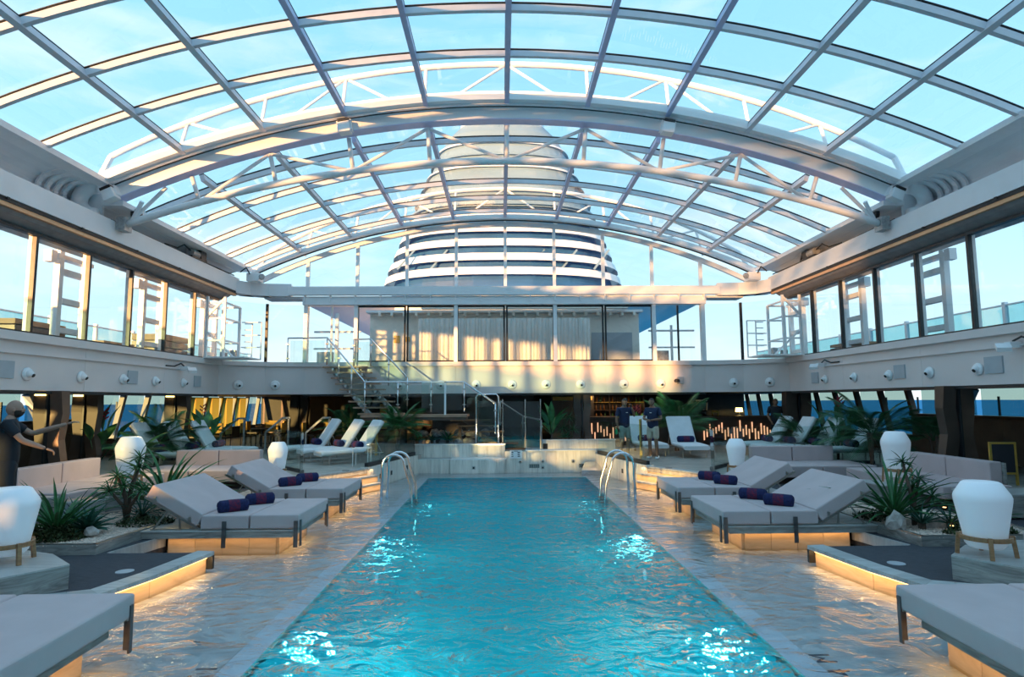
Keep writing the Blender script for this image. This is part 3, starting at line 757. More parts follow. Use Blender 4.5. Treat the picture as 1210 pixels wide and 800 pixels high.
for i, (x, wh) in enumerate(((-3.72, 'behind the stair landing glass'), (-2.3, 'just right of the staircase'), (-1.05, 'above the chrome gate'), (.22, 'near the middle, above the glass screens'), (1.42, 'above the broad-leaved plant'), (2.65, 'above the brown column'), (4.18, 'above the two crewmen'), (5.5, 'left of the box camera'))):
    ball((x, YB - .0, 2.80), 0, 'white eyeball spotlight on the far sunlit fascia, ' + wh, 'spotlights on the far fascia', 1.25)
for s in (-1, 1):
    side = 'left' if s < 0 else 'right'
    ball((s * 8.02, 21.37, 2.82), -s * .24, 'white eyeball spotlight on the far %s angled panel, inner one' % side, 'spotlights on the corner panels', 1.25)
    ball((s * 9.02, 20.70, 2.82), -s * .72, 'white eyeball spotlight on the far %s angled panel, outer one' % side, 'spotlights on the corner panels', 1.25)
for s, ys_ in ((-1, (11.62, 15.6, 18.9)), (1, (11.78, 14.6, 18.6))):
    side = 'left' if s < 0 else 'right'
    for i, y in enumerate(ys_):
        t = G().box(*sorted((s * 9.47, s * 9.50)), y - (.24 if i == 0 else .2), y + .2, 2.72, 3.05)
        tag(t.build('speaker_grille', boxg), '%s square grey-blue grille on the %s fascia' % (('nearest', 'middle', 'farthest')[i], side), 'grille', 'grilles on the %s fascia' % side)
t = thing('box_camera', 'small white wall camera on the sunlit fascia above the big palm', 'camera', (6.1, YB, 2.92))
G().box(-.02, .2, -.12, 0, -.12, .12).build('housing', boxg, t); G().lathe([(.10, -.02), (.1, .06), (.06, .1)], 14, (-.05, -.12, -.05)).build('lens_dome', dark, t)
def wflood(s, y, z, lab):
    t = thing('wall_floodlight', lab, 'floodlight', (s * 9.48, y, z))
    G().box(*sorted((0, -s * .22)), -.08, .06, -.05, .06).build('bracket', steelw, t)
    g = G().box(-.11, .11, -.30, 0, -.04, .04); g.xf(Matrix.Translation((-s * .30, -.0, .0)) @ Matrix.Rotation(-s * .6, 4, 'Z') @ Matrix.Rotation(.35, 4, 'X')); g.build('lamp_head', white, t)
    G().tube([(-s * .05, .05, .08), (-s * .1, -.2, .14), (-s * .02, -.4, .05), (0, -.8, .05)], .02, 6).build('cable', dark, t)
wflood(-1, 17.9, 3.22, 'white swivel floodlight fixed to the left fascia')
wflood(1, 18.0, 3.24, 'white swivel floodlight fixed to the right fascia')
wflood(1, 11.15, 3.22, 'white swivel floodlight at the right edge of the picture on the fascia')
for s in (-1, 1):
    side = 'left' if s < 0 else 'right'
    tag(G().box(*sorted((s * 9.44, s * 9.50)), Y0, 17.9, 3.20, 3.24).build('conduit', whitew), 'thin pale conduit running along the %s fascia' % side, 'conduit')

# ================================================================ carpet platforms, planters, plinths (mirror pair)
def mir(pts, s): return [(s * x, y) for x, y in pts]
def strip_along(name, m, parent, a, b_, w, z0, z1, inward=1, n=1, gap=.004):
    """kerb pieces from a to b, thickness w to one side"""
    a = Vector(a); b_ = Vector(b_); d = (b_ - a); ln = d.length; d /= ln; nn = Vector((-d.y, d.x)) * w * inward
    for i in range(n):
        p = a + d * (ln * i / n + gap); q = a + d * (ln * (i + 1) / n - gap)
        G().prism([tuple(p), tuple(q), tuple(q + nn), tuple(p + nn)], z0, z1).build(name, m, parent)
def mitred(parent, P, w, z0, z1, m, name, ns, inward):
    P = [Vector(p) for p in P]; N_ = []
    for i in range(len(P)):
        ds = []
        if i > 0: ds.append((P[i] - P[i - 1]).normalized())
        if i < len(P) - 1: ds.append((P[i + 1] - P[i]).normalized())
        d = sum(ds, Vector((0, 0))).normalized(); c = d.dot(ds[0]); N_.append(P[i] + Vector((-d.y, d.x)) * w * inward / c)
    for i in range(len(P) - 1):
        n = ns[i]
        for j in range(n):
            t0, t1 = j / n + .003, (j + 1) / n - .003
            G().prism([tuple(P[i].lerp(P[i + 1], t0)), tuple(P[i].lerp(P[i + 1], t1)), tuple(N_[i].lerp(N_[i + 1], t1)), tuple(N_[i].lerp(N_[i + 1], t0))], z0, z1).build(name, m, parent)
for s in (-1, 1):
    side = 'left' if s < 0 else 'right'
    r = sroot('floor', 'charcoal carpeted low platform on the %s of the pool' % side, 'floor')
    CPp = [(4.20, 8.50), (4.36, 7.5), (4.52, 6.9), (4.9, 6.72), (8.6, 6.6), (8.6, 13.9), (9.6, 14.0), (9.6, 16.0), (5.75, 16.0), (5.25, 13.9), (5.22, 9.5), (5.42, 8.50)]
    G().prism(mir(CPp, s), .02, CP).build('carpet', carpet, r)
    mitred(r, mir([(4.04, 8.55), (4.20, 7.46), (4.40, 6.72), (4.95, 6.50), (8.6, 6.4)], s), .24, CP - .045, CP + .005, travtop, 'kerb_stone', (3, 2, 2, 5), 1 if s > 0 else -1)
    strip_along('kerb_stone', darkf, r, (s * 4.04, 8.56), (s * 4.04, 8.50), .22, .02, CP - .045, inward=1 if s > 0 else -1)
    for a, b_ in (((4.12, 8.5), (4.28, 7.46)), ((4.28, 7.46), (4.47, 6.78)), ((4.47, 6.78), (5.0, 6.58))):
        strip_along('riser', tilew, r, (s * a[0], a[1]), (s * b_[0], b_[1]), .05, -.03, CP - .05, inward=1 if s > 0 else -1)
        strip_along('led_strip', led, r, (s * (a[0] - .012), a[1]), (s * (b_[0] - .012), b_[1]), .012, CP - .075, CP - .055, inward=1 if s > 0 else -1)
        L_ = math.hypot(a[0] - b_[0], a[1] - b_[1]); ang = math.atan2((b_[1] - a[1]), s * (b_[0] - a[0]))
        light('AREA', (s * ((a[0] + b_[0]) / 2 - .07), (a[1] + b_[1]) / 2, CP - .06), 1.6 * L_, WARM, L_, .03, rot=(0, 0, ang))
    strip_along('led_edge', travtop, r, (s * 5.42, 8.5), (s * 5.20, 9.5), .03, .1, CP + .01, inward=1 if s < 0 else -1)
    t = thing('deck_drain', 'small pale oval drain cover in the %s carpeted platform' % side, 'drain', (s * 4.66, 7.6, CP))
    G().lathe([(.10, 0), (.10, .006)], 18).build('cover', boxg, t)
    # planter
    pl = thing('stone_planter', 'low angled stone planter bed of gravel on the %s' % side, 'planter', (s * 6.0, 9.5, CP - .002))
    PP = [(5.45, 11.0), (5.46, 9.4), (5.55, 8.42), (7.3, 8.42), (7.5, 9.6), (6.9, 10.9), (6.1, 11.6)]
    loc = lambda q: (s * q[0] - s * 6.0, q[1] - 9.5)
    for i in range(len(PP)):
        a, b_ = loc(PP[i]), loc(PP[(i + 1) % len(PP)])
        ln = math.hypot(a[0] - b_[0], a[1] - b_[1]); n = max(1, round(ln / .95))
        strip_along('kerb_panel', travert, pl, a, b_, .06, 0, .135, inward=1 if s > 0 else -1, n=n)
        strip_along('kerb_cap', brushed, pl, a, b_, .055, .135, .145, inward=1 if s > 0 else -1, n=1, gap=0)
    cxp = sum(q[0] for q in PP) / 7; cyp = sum(q[1] for q in PP) / 7
    G().prism([loc((cxp + (q[0] - cxp) * .975, cyp + (q[1] - cyp) * .975)) for q in PP], 0.01, .115).build('gravel_bed', gravel, pl)
    # pebbles
    pg = G(); rnd = random.Random(3)
    def inside(x, y, poly):
        c = False; n = len(poly)
        for i in range(n):
            (x1, y1), (x2, y2) = poly[i], poly[(i + 1) % n]
            if (y1 > y) != (y2 > y) and x < (x2 - x1) * (y - y1) / (y2 - y1) + x1: c = not c
        return c
    cnt = 0
    while cnt < 5200:
        x, y = rnd.uniform(5.4, 7.6), rnd.uniform(8.4, 11.7)
        if not inside(x, y, PP): continue
        cnt += 1; q = loc((x, y)); a = rnd.uniform(.010, .021); b2 = a * rnd.uniform(.6, 1.1); z = .118
        pg.add([(q[0] - a, q[1], z), (q[0], q[1] - b2, z), (q[0] + a, q[1], z), (q[0], q[1] + b2, z), (q[0], q[1], z + a * .8)], [(0, 1, 4), (1, 2, 4), (2, 3, 4), (3, 0, 4)])
    o = pg.build('pebbles', pebm, pl); o['kind'] = 'stuff'
    # corner plinth
    t = thing('stone_plinth', 'grey travertine corner plinth in the %s foreground carrying a lamp' % side, 'plinth', (s * 5.2, 7.0, CP))
    q = [(4.86, 6.93), (5.38, 7.40), (5.90, 7.62), (8.4, 7.62), (8.4, 5.6), (5.75, 5.6)]
    q2 = [(s * (x - 5.2), y - 7.0) for x, y in q]
    G().prism(q2, 0, .245).build('block', travert, t)
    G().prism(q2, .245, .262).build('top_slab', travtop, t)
    # travertine bench block at the sofa's end
    t = thing('stone_bench_block', 'grey travertine block at the near end of the %s side sofa' % side, 'block', (s * 8.6, 10.5, CP))
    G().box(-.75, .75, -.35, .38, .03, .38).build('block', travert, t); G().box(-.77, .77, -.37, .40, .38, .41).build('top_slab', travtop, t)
t = thing('seat_pad', 'grey mauve seat pad at the right edge on the travertine plinth', 'cushion', (6.9, 7.2, .502))
rbox(-.75, .75, -.28, .28, 0, .13, .03, 2).build('pad', fabric, t)

# ================================================================ raised deck, steps, low walls
r = sroot('floor', 'raised stone deck around and behind the pool at bar level', 'floor')
for s in (-1, 1):
    def slab(poly, z0=.40, z1=DK): G().prism(mir(poly, s), z0, z1).build('deck_slab', deckm, r)
    slab([(3.55, 16.1), (4.75, 14.0), (5.25, 14.0), (5.8, 16.1), (5.8, 19.9), (2.75, 19.9)])
    slab([(5.8, 16.1), (9.7, 16.1), (9.7, 19.9), (5.8, 19.9)])
    slab([(9.7, 13.9), (13.3, 13.9), (13.3, 19.9), (9.7, 19.9)])
    slab([(8.7, Y0), (13.3, Y0), (13.3, 13.9), (9.7, 13.9), (8.7, 13.9)])
    slab([(2.75, 19.9), (13.3, 19.9), (13.3, 27), (0, 27), (0, 21.0), (2.75, 21.0)])
    slab([(0, 27), (13.3, 27), (13.3, 34), (0, 34)])
    G().box(*sorted((s * 5.8, s * 9.7)), 16.02, 16.1, .2, .41).build('riser', tilew, r)
    G().box(*sorted((s * 8.6, s * 8.7)), Y0, 13.9, .0, .41).build('riser', travert, r)
for s in (-1, 1):
    side = 'left' if s < 0 else 'right'
    t = thing('deck_steps', 'three shallow stone steps with glowing orange risers on the %s' % side, 'steps', (s * 4.15, 15.0, 0))
    A = Vector((3.50, 16.15)); B = Vector((4.75, 13.98)); d = (B - A).normalized(); nn = Vector((-d.y, d.x)); 
    if nn.x > 0: nn = -nn
    for i in range(3):
        zt = DK - .177 * i; off = .20 * i
        a = A + nn * off - d * .0; b_ = B + nn * off - d * (.12 * i)
        a.x = max(a.x, 3.2)
        f = lambda v: (s * (v.x - 4.15), v.y - 15.0)
        G().prism([f(a), f(b_), f(b_ - nn * .22), f(a - nn * .22)], zt - .03, zt + .003).build('tread', travtop, t)
        a2, b2 = a - nn * .03, b_ - nn * .03
        G().prism([f(a2), f(b2), f(b2 - nn * .19), f(a2 - nn * .19)], max(-.03, zt - .177), zt - .03).build('riser', tilew, t)
        mid = (a + b_) / 2 + nn * .06; ang = math.atan2(d.y, s * d.x)
        light('AREA', (s * mid.x, mid.y, zt - .035), 3.2, WARM, (b_ - a).length, .03, rot=(0, 0, ang))
    # slanting low wall with glass
    t = thing('low_wall', 'slanting tiled low wall between wet deck and raised deck on the %s' % side, 'wall', (s * 3.1, 17.7, 0))
    A = Vector((3.52, 16.0)); B = Vector((2.78, 19.4)); d = (B - A).normalized(); nn = Vector((-d.y, d.x)); nn = nn if nn.x > 0 else -nn
    n = 11; ln = (B - A).length
    f = lambda v: (s * (v.x - 3.1), v.y - 17.7)
    for i in range(n):
        p = A + d * (ln * i / n + .003); q = A + d * (ln * (i + 1) / n - .003)
        G().prism([f(p), f(q), f(q + nn * .04), f(p + nn * .04)], -.03, .56).build('tile', tilem, t)
    G().prism([f(A + nn * .04), f(B + nn * .04), f(B + nn * .26), f(A + nn * .26)], -.03, .555).build('core', travert, t)
    G().prism([f(A - d * .02), f(A + nn * .28 - d * .02), f(A + nn * .28), f(A)], -.03, .56).build('end_tile', tilem, t)
    for k, (u, z) in enumerate(((.55, .2), (1.3, .2), (2.5, .22))):
        p = A + d * u - nn * .004; q = p + d * .12
        G().prism([f(p), f(q), f(q + nn * .01), f(p + nn * .01)], z, z + .12).build('vent', darkf, t)
    t = thing('glass_balustrade', 'frameless glass balustrade slanting along the %s low wall' % side, 'balustrade', (s * 3.1, 17.7, .56))
    a, b_ = A + nn * .08, B + nn * .08
    G().prism([f(a), f(b_), f(b_ + nn * .10), f(a + nn * .10)], 0, .10).build('base_shoe', darkf, t)
    for i in range(3):
        p = a + d * (ln * i / 3 + .01) + nn * .04; q = a + d * (ln * (i + 1) / 3 - .01) + nn * .04
        G().prism([f(p), f(q), f(q + nn * .016), f(p + nn * .016)], .08, 1.02).build('pane', railglass, t)
    # glass along the sofa pit
    t = thing('glass_balustrade', 'frameless glass balustrade behind the %s sofa pit' % side, 'balustrade', (s * 6.5, 16.0, DK))
    Q = [(4.72, 14.1), (4.95, 15.0), (5.92, 16.2), (7.2, 16.2), (8.5, 16.2), (9.7, 16.2)]
    for a, b_ in zip(Q, Q[1:]):
        a = Vector((s * (a[0] - 6.5), a[1] - 16)); b_ = Vector((s * (b_[0] - 6.5), b_[1] - 16)); dd = (b_ - a).normalized() * .012
        G().bar((a.x + dd.x, a.y + dd.y, .53), (b_.x - dd.x, b_.y - dd.y, .53), .014, .92).build('pane', railglass, t)
        G().bar((a.x, a.y, .04), (b_.x, b_.y, .04), .07, .08).build('base_shoe', darkf, t)
    tag(G().box(*sorted((s * 3.95, s * 4.12)), 15.45, 15.5, DK + .003, DK + .012).build('deck_socket', dark), 'small dark socket set in the %s deck edge' % side, 'socket')

# pool end walls
ew = sroot('wall_end', 'cream tiled end wall behind the pool', 'wall')
def tiles(x0, x1, y, z0, z1, w=.30, m=tilem, depth=.035):
    n = max(1, round((x1 - x0) / w))
    for i in range(n):
        a = x0 + (x1 - x0) * i / n; b_ = x0 + (x1 - x0) * (i + 1) / n
        G().box(a + .002, b_ - .002, y + random.uniform(0, .004), y + depth, z0, z1).build('tile', m, ew)
tiles(.62, 2.80, 19.40, -.03, .66); G().box(.62, 2.80, 19.435, 19.75, -.03, .655).box(.6, 2.82, 19.38, 19.77, .655, .685).build('wall_core', coping, ew)
tiles(-.05, .62, 19.36, -.03, .66); G().box(-.05, .62, 19.395, 19.9, -.03, .66).build('pier_core', travert, ew)
tiles(-2.95, -.05, 19.42, -.03, .42); G().box(-2.95, -.05, 19.455, 19.9, -.03, .41).box(-1.75, -.02, 19.28, 19.95, .41, .44).build('ledge_core', coping, ew)
tiles(-2.95, -.05, 19.90, .43, .84); G().box(-2.95, -.05, 19.935, 20.2, -.03, .83).box(-2.97, -.03, 19.88, 20.2, .83, .86).build('upper_core', coping, ew)
tiles(-1.75, -.05, 19.26, -.03, .41); 
tiles(-.05, 3.6, 20.35, .0, .93); G().box(-.05, 3.6, 20.385, 20.6, .0, .92).box(-.05, 3.62, 20.33, 20.6, .92, .945).build('rear_core', coping, ew)
light('AREA', (-.5, 19.8, .80), 5, (1, .72, .35), .8, .05, rot=(PI, 0, 0))
t = thing('pool_notice', 'white pool notice with small printed symbols on the end wall', 'sign', (.29, 19.36, .44))
G().box(-.19, .19, -.012, 0, 0, .25).build('plate', screen, t)
for (x, z, w, h) in ((-.14, .17, .06, .04), (-.14, .11, .05, .03), (-.14, .05, .06, .03), (.05, .17, .08, .03), (.05, .11, .07, .03), (.05, .05, .08, .03), (-.06, .215, .12, .015)):
    G().box(x, x + w, -.014, -.012, z, z + h).build('printed_block', inkm if w < .1 else redst, t)
for x, z, lb in ((.42, .34, 'below the notice'), (1.13, .34, 'in the middle of the right end wall'), (2.08, .34, 'near the right end')):
    t = thing('wall_valve', 'round steel valve on the pool end wall ' + lb, 'valve', (x, 19.36 if x < .6 else 19.40, z), group='valve fittings on the pool end wall')
    G().lathe([(.055, 0), (.055, .02), (.03, .035)], 16).xf(Matrix.Rotation(PI / 2, 4, 'X')).build('escutcheon', brushed, t)
    G().lathe([(.022, .03), (.022, .05)], 10).xf(Matrix.Rotation(PI / 2, 4, 'X')).build('knob', dark, t)
for x, lb in ((.62 + .14, 'left'), (2.33, 'right')):
    t = thing('wall_vent', 'dark slotted vent low on the %s of the pool end wall' % lb, 'vent', (x + .1, 19.392, .14))
    G().box(-.16, .16, 0, .01, 0, .11).build('recess', dark, t)
    for k in range(5): G().box(-.15 + k * .063, -.12 + k * .063, -.008, 0, .005, .105).build('slat', brushed, t)
for x, y, z in ((-1.03, 19.26, .12), (1.13, 19.40, .10)):
    t = thing('wall_outlet', 'small dark square outlet in the tiled end wall ' + ('under the ledge' if x < 0 else 'under the middle valve'), 'outlet', (x, y, z))
    G().box(-.05, .05, -.008, 0, 0, .10).build('plate', brushed, t); G().box(-.025, .025, -.012, -.008, .02, .07).build('hole', dark, t)
t = thing('wall_socket', 'small black socket box on the rear planter wall by the glass screen', 'socket', (1.28, 20.35, .62)); G().box(-.08, .08, -.012, 0, 0, .2).build('plate', dark, t)
t = thing('shower_tray', 'polished steel foot basin with sloped top at the far right pool corner', 'basin', (2.62, 18.95, -.03))
G().add([(-.36, -.25, 0), (.42, -.25, 0), (.42, .35, 0), (-.36, .35, 0), (-.36, -.25, .16), (.42, -.25, .16), (.22, .35, .36), (-.18, .35, .36)],
        [(0, 3, 2, 1), (0, 1, 5, 4), (4, 5, 6, 7), (1, 2, 6, 5), (3, 0, 4, 7), (2, 3, 7, 6)]).build('basin_body', chrome, t)

# pool ladders
def ladder(s, lab):
    t = thing('pool_ladder', lab, 'ladder', (s * 2.45, 14.4, 0))
    for y in (-.36, .36):
        pts = []
        pts.append((s * .42, y, -.03)); pts.append((s * .40, y, .80))
        for i in range(1, 7):
            a = i / 7 * PI; pts.append((s * (.15 + .25 * math.cos(a)), y, .80 + .24 * math.sin(a)))
        pts += [(-s * .10, y, .80), (-s * .24, y, .34), (-s * .27, y, -.1), (-s * .27, y, -.9)]
        G().tube(pts, .030, 12).build('rail', chrome, t, smooth=True)
        G().lathe([(.06, -.03), (.06, -.01)], 14, (s * .42, y, 0)).build('flange', chrome, t)
    for z in (-.15, -.42, -.70): G().box(-s * .27 - .06, -s * .27 + .06, -.36, .36, z - .02, z + .02).build('rung', darkf, t)
ladder(-1, 'polished steel pool ladder on the far left pool edge')
ladder(1, 'polished steel pool ladder on the far right pool edge')

# ================================================================ daybeds
def daybed(s, lab, group, towels=False):
    """foot towards the pool; local x runs outwards (mirrored by s)"""
    X = lambda a: s * a
    def B(x0, x1, *r): return (min(X(x0), X(x1)), max(X(x0), X(x1))) + r
    t = thing('daybed', lab, 'daybed', group=group)
    g = G().box(*B(.10, 2.38, .03, 1.62, .25, .345)); g.build('slab', travert, t)
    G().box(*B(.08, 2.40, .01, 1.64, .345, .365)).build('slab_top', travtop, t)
    for i in range(4):
        G().box(*B(.38 + i * .40, .775 + i * .40, .16, .20, -.03, .25)).build('base_panel', tilew, t)
    for i in range(3):
        G().box(*B(.34, .38, .20 + i * .44, .635 + i * .44, -.03, .25)).build('base_panel', tilew, t)
    G().box(*B(.39, 2.0, .2, 1.5, -.03, .25)).build('base_core', tilew, t)
    G().box(*B(.02, 2.2, .06, .10, .365, .385)).box(*B(.02, 2.2, 1.5, 1.54, .365, .385)).box(*B(.02, .06, .06, 1.54, .365, .385)).build('frame', brushed, t)
    rbox(*B(.0, .715, .0, 1.56, .385, .585), .028, 3).build('foot_cushion', fabric, t, smooth=False)
    rbox(*B(.735, 1.44, .0, 1.56, .385, .585), .028, 3).build('seat_cushion', fabric, t, smooth=False)
    ang = math.radians(30)
    M = Matrix.Translation((X(1.45), 0, .40)) @ Matrix.Rotation(-s * ang, 4, 'Y')
    a, b_ = sorted((X(.05), X(.93)))
    g = rbox(a, b_, 0, 1.56, 0.0, .20, .028, 3); g.xf(M); g.build('back_cushion', fabric, t)
    for y in (.04, 1.52):
        p = M @ Vector((X(-.02), y, -.02)); q = M @ Vector((X(.95), y, -.02)); G().bar(p, q, .025, .035).build('back_rail', brushed, t)
        q2 = M @ Vector((X(.55), y, -.03)); G().bar(q2, (X(2.15), y, .375), .02, .02).build('prop', brushed, t)
        q3 = M @ Vector((X(.35), y, -.03)); G().bar(q3, (X(1.75), y, .375), .02, .02).build('prop', brushed, t)
        for k in (.18, .78):
            c = M @ Vector((X(k), y - .05 if y < 1 else y + .05, .03)); G().box(c.x - .02, c.x + .02, c.y - .01, c.y + .01, c.z - .02, c.z + .05).build('hook', brushed, t)
    for (x, y) in ((.03, -.02), (.03, 1.58), (1.08, -.02), (1.08, 1.58)):
        G().box(*B(x - .03, x + .03, y - .008, y + .008, .12, .50)).build('clamp', clampm, t)
    for y in (.08, 1.48): G().box(*B(-.02, -.004, y - .03, y + .03, .12, .50)).build('clamp', clampm, t)
    return t
def towel(x, y, z, yaw, lab, grp, ln=.40, r=.085, m=navy):
    t = thing('rolled_towel', lab, 'towel', (x, y, z + r * .94), yaw, grp)
    g = G(); n = 20; xs = [-ln / 2, -ln / 2 + .02, -ln / 6, ln / 6, ln / 2 - .02, ln / 2]; rs = [r * .82, r, r * 1.03, r * 1.03, r, r * .82]
    g.tube([(x_, 0, 0) for x_ in xs], rs, n); rl = g.build('roll', m, t, smooth=False)
    b = G(); b.tube([(-ln * .18, 0, 0), (0, 0, 0), (ln * .20, 0, 0)], [r * 1.045] * 3, n, cap=False); b.build('printed_band', redst, rl)
    sp = []
    for i in range(22):
        a = i * .6; rr = r * .75 * (1 - i / 24); sp.append((ln / 2 + .004, rr * math.cos(a), rr * math.sin(a)))
    G().tube(sp, .007, 5).build('end_spiral', m, rl)
    G().tube([(-p[0], p[1], p[2]) for p in sp], .007, 5).build('end_spiral', m, rl)
    return t
beds = {}
def place_bed(s, x, y, lab):
    if s not in beds: o = beds[s] = daybed(s, lab, 'double daybeds along the pool'); o.location = (x, y, 0)
    else: o = dup(beds[s], (x, y, 0), 0, lab, 'double daybeds along the pool')
    return o
place_bed(-1, -3.16, 9.28, 'grey double daybed at the left of the pool, second from the camera, backrest raised')
place_bed(-1, -3.20, 12.0, 'grey double daybed at the left of the pool, farthest, beside the stone steps')
place_bed(1, 3.14, 9.25, 'grey double daybed at the right of the pool, second from the camera, backrest raised')
place_bed(1, 3.18, 11.75, 'grey double daybed at the right of the pool, farthest, beside the stone steps')
# foreground pair turned lengthwise, cut by the frame
def near_bed(s, lab):
    t = thing('daybed', lab, 'daybed', (s * 3.38, 5.62, 0), 0, 'double daybeds along the pool')
    X = lambda a: s * a
    def prism(pts, z0, z1, m, nm): G().prism([(X(x), y) for x, y in pts], z0, z1).build(nm, m, t)
    ax = Vector((-.02, -1.0)); # near edge direction
    def cush(pts, nm):
        bm = bmesh.new(); vs = [bm.verts.new((X(x), y, .385)) for x, y in pts]
        f = bm.faces.new(vs); r_ = bmesh.ops.extrude_face_region(bm, geom=[f]); 
        for v in r_['geom']:
            if isinstance(v, bmesh.types.BMVert): v.co.z = .585
        bmesh.ops.recalc_face_normals(bm, faces=bm.faces[:]); bmesh.ops.bevel(bm, geom=bm.edges[:], offset=.028, segments=3, affect='EDGES', profile=.6)
        g = G(); bm.verts.index_update(); g.v = [tuple(v.co) for v in bm.verts]; g.f = [tuple(v.index for v in f.verts) for f in bm.faces]; bm.free(); g.build(nm, fabric, t)
    cush([(0, 0), (1.0, .0), (.92, -1.9), (-.08, -1.9)], 'foot_cushion')
    cush([(1.02, .0), (1.95, 0), (1.87, -1.9), (.94, -1.9)], 'seat_cushion')
    prism([(.14, -.12), (2.1, -.12), (2.0, -1.8), (.06, -1.8)], .25, .365, travert, 'slab')
    for k in range(4):
        y = -.2 - k * .4; prism([(.30 - .02 * k, y), (.34 - .02 * k, y), (.32 - .02 * k, y - .395), (.28 - .02 * k, y - .395)], -.03, .25, tilew, 'base_panel')
    for k in range(4): prism([(.35 + .4 * k, -.2), (.745 + .4 * k, -.2), (.745 + .4 * k, -.24), (.35 + .4 * k, -.24)], -.03, .25, tilew, 'base_panel')
    prism([(.36, -.24), (1.9, -.24), (1.9, -1.75), (.3, -1.75)], -.03, .25, tilew, 'base_core')
    prism([(.02, -.03), (1.9, -.03), (1.9, -.07), (.02, -.07)], .365, .385, brushed, 'frame')
    for (x, y) in ((-.008, -.06), (-.085, -1.75)):
        G().box(X(x) - .008, X(x) + .008, y - .022, y + .022, .10, .50).build('clamp', clampm, t)
    G().box(*sorted((X(.04), X(.085))), -.004, .010, .10, .50).build('clamp', clampm, t)
near_bed(-1, 'grey double daybed in the left foreground corner, cut by the frame')
near_bed(1, 'grey double daybed in the right foreground corner, cut by the frame')
for (x, y, yw, lb) in ((-4.27, 9.62, .62, 'navy rolled towel with red print, nearer of the pair on the second left daybed'), (-4.12, 10.28, .55, 'navy rolled towel with red print, farther of the pair on the second left daybed'),
                       (-4.36, 12.42, .62, 'navy rolled towel with red print, nearer of the pair on the farthest left daybed'), (-4.22, 13.05, .55, 'navy rolled towel with red print, farther of the pair on the farthest left daybed'),
                       (4.20, 9.72, -.60, 'navy rolled towel with red print, nearer of the pair on the second right daybed'), (4.05, 10.35, -.60, 'navy rolled towel with red print, farther of the pair on the second right daybed'),
                       (4.25, 12.15, -.60, 'navy rolled towel with red print, nearer of the pair on the farthest right daybed'), (4.15, 12.80, -.60, 'navy rolled towel with red print, farther of the pair on the farthest right daybed')):
    towel(x, y, .575, yw, lb, 'rolled towels on the daybeds', .42, .095)
for s in (-1, 1):
    for y0 in (9.28, 11.9):
        light('AREA', (s * 4.3, y0 + .08, .235), 1.3, WARM, 1.7, .05); light('AREA', (s * 3.40, y0 + .8, .235), 1.5, WARM, .05, 1.3)
    light('AREA', (s * 3.55, 4.9, .235), 1.5, WARM, .05, 1.4)

# ================================================================ lanterns
def lantern(loc, lab, k=1.0, rz=.3, grp='white lanterns on wooden stands', w=1.0):
    t = thing('lantern', lab, 'lamp', loc, rz, grp); t.scale = (w, w, 1)
    pr = [(.03, .085), (.16, .09), (.195, .13), (.21, .25), (.272, .60), (.275, .64), (.262, .68), (.19, .795), (.165, .81), (.03, .815)]
    G().lathe([(a * k, z * k) for a, z in pr], 40).build('shade', shade, t, smooth=True)
    g = G(); N_ = 28
    for i in range(N_):
        a0, a1 = 2 * PI * i / N_, 2 * PI * (i + 1) / N_
        g.bar((.235 * k * math.cos(a0), .235 * k * math.sin(a0), .20 * k), (.235 * k * math.cos(a1), .235 * k * math.sin(a1), .20 * k), .03 * k, .045 * k)
    g.build('ring', teak, t)
    for i in range(4):
        a = PI / 4 + i * PI / 2; G().bar((.245 * k * math.cos(a), .245 * k * math.sin(a), .23 * k), (.27 * k * math.cos(a), .27 * k * math.sin(a), 0), .038 * k, .038 * k, up=(math.cos(a), math.sin(a), 0)).build('leg', teak, t)
    return t
lantern((-5.62, 7.02, .502), 'large white lantern on the left foreground plinth')
lantern((5.24, 6.90, .502), 'large white lantern on the right foreground plinth')
lantern((-7.35, 12.1, .60), 'white lantern behind the left planter, before the white loungers', 1.22, w=.78)
lantern((7.65, 12.1, .60), 'white lantern behind the right planter, before the palms', 1.22, w=.78)
lantern((-5.20, 14.02, DK), 'small white lantern at the left deck corner beside the steps', 1.0, w=.78)
lantern((5.20, 14.02, DK), 'small white lantern at the right deck corner beside the steps', 1.0, w=.78)
for s in (-1, 1):
    t = thing('lamp_block', 'low stone block under the %s planter lantern' % ('left' if s < 0 else 'right'), 'block', (s * 7.5, 12.1, CP))
    G().box(-.45, .45, -.42, .42, 0, .34).build('block', travert, t); G().box(-.46, .46, -.43, .43, .34, .36).build('top_slab', travtop, t)
light('AREA', (-7.5, 13.4, 2.3), 25, (1, .75, .30), .8, name='warm_downlight_lamp')

# ================================================================ sofas
def side_sofa(s, lab):
    t = thing('sofa', lab, 'sofa', (s * 8.4, 12.5, CP), 0, 'grey sofas in the side pits'); X = lambda a: s * a
    B = lambda x0, x1, *r: (min(X(x0), X(x1)), max(X(x0), X(x1))) + r
    G().box(*B(-.5, .7, -1.3, 1.5, 0, .20)).build('plinth', brown, t)
    rbox(*B(-.65, .62, -1.5, .1, .20, .43), .03, 3).build('seat_cushion', fabric, t); rbox(*B(-.65, .62, .12, 1.6, .20, .43), .03, 3).build('seat_cushion', fabric, t)
    rbox(*B(.50, .74, -1.15, -.02, .36, .82), .03, 3).build('back_cushion', fabric, t); rbox(*B(.50, .74, .0, 1.15, .36, .82), .03, 3).build('back_cushion', fabric, t)
    G().box(*B(.74, .78, -1.2, 1.2, .0, .80)).build('back_panel', ochre if s < 0 else travert, t)  # ochre on the left panel paints in the orange sunlight falling there
side_sofa(-1, 'grey sofa with two-part backrest at the far left, behind the planter')
side_sofa(1, 'grey sofa with two-part backrest at the far right, behind the planter')
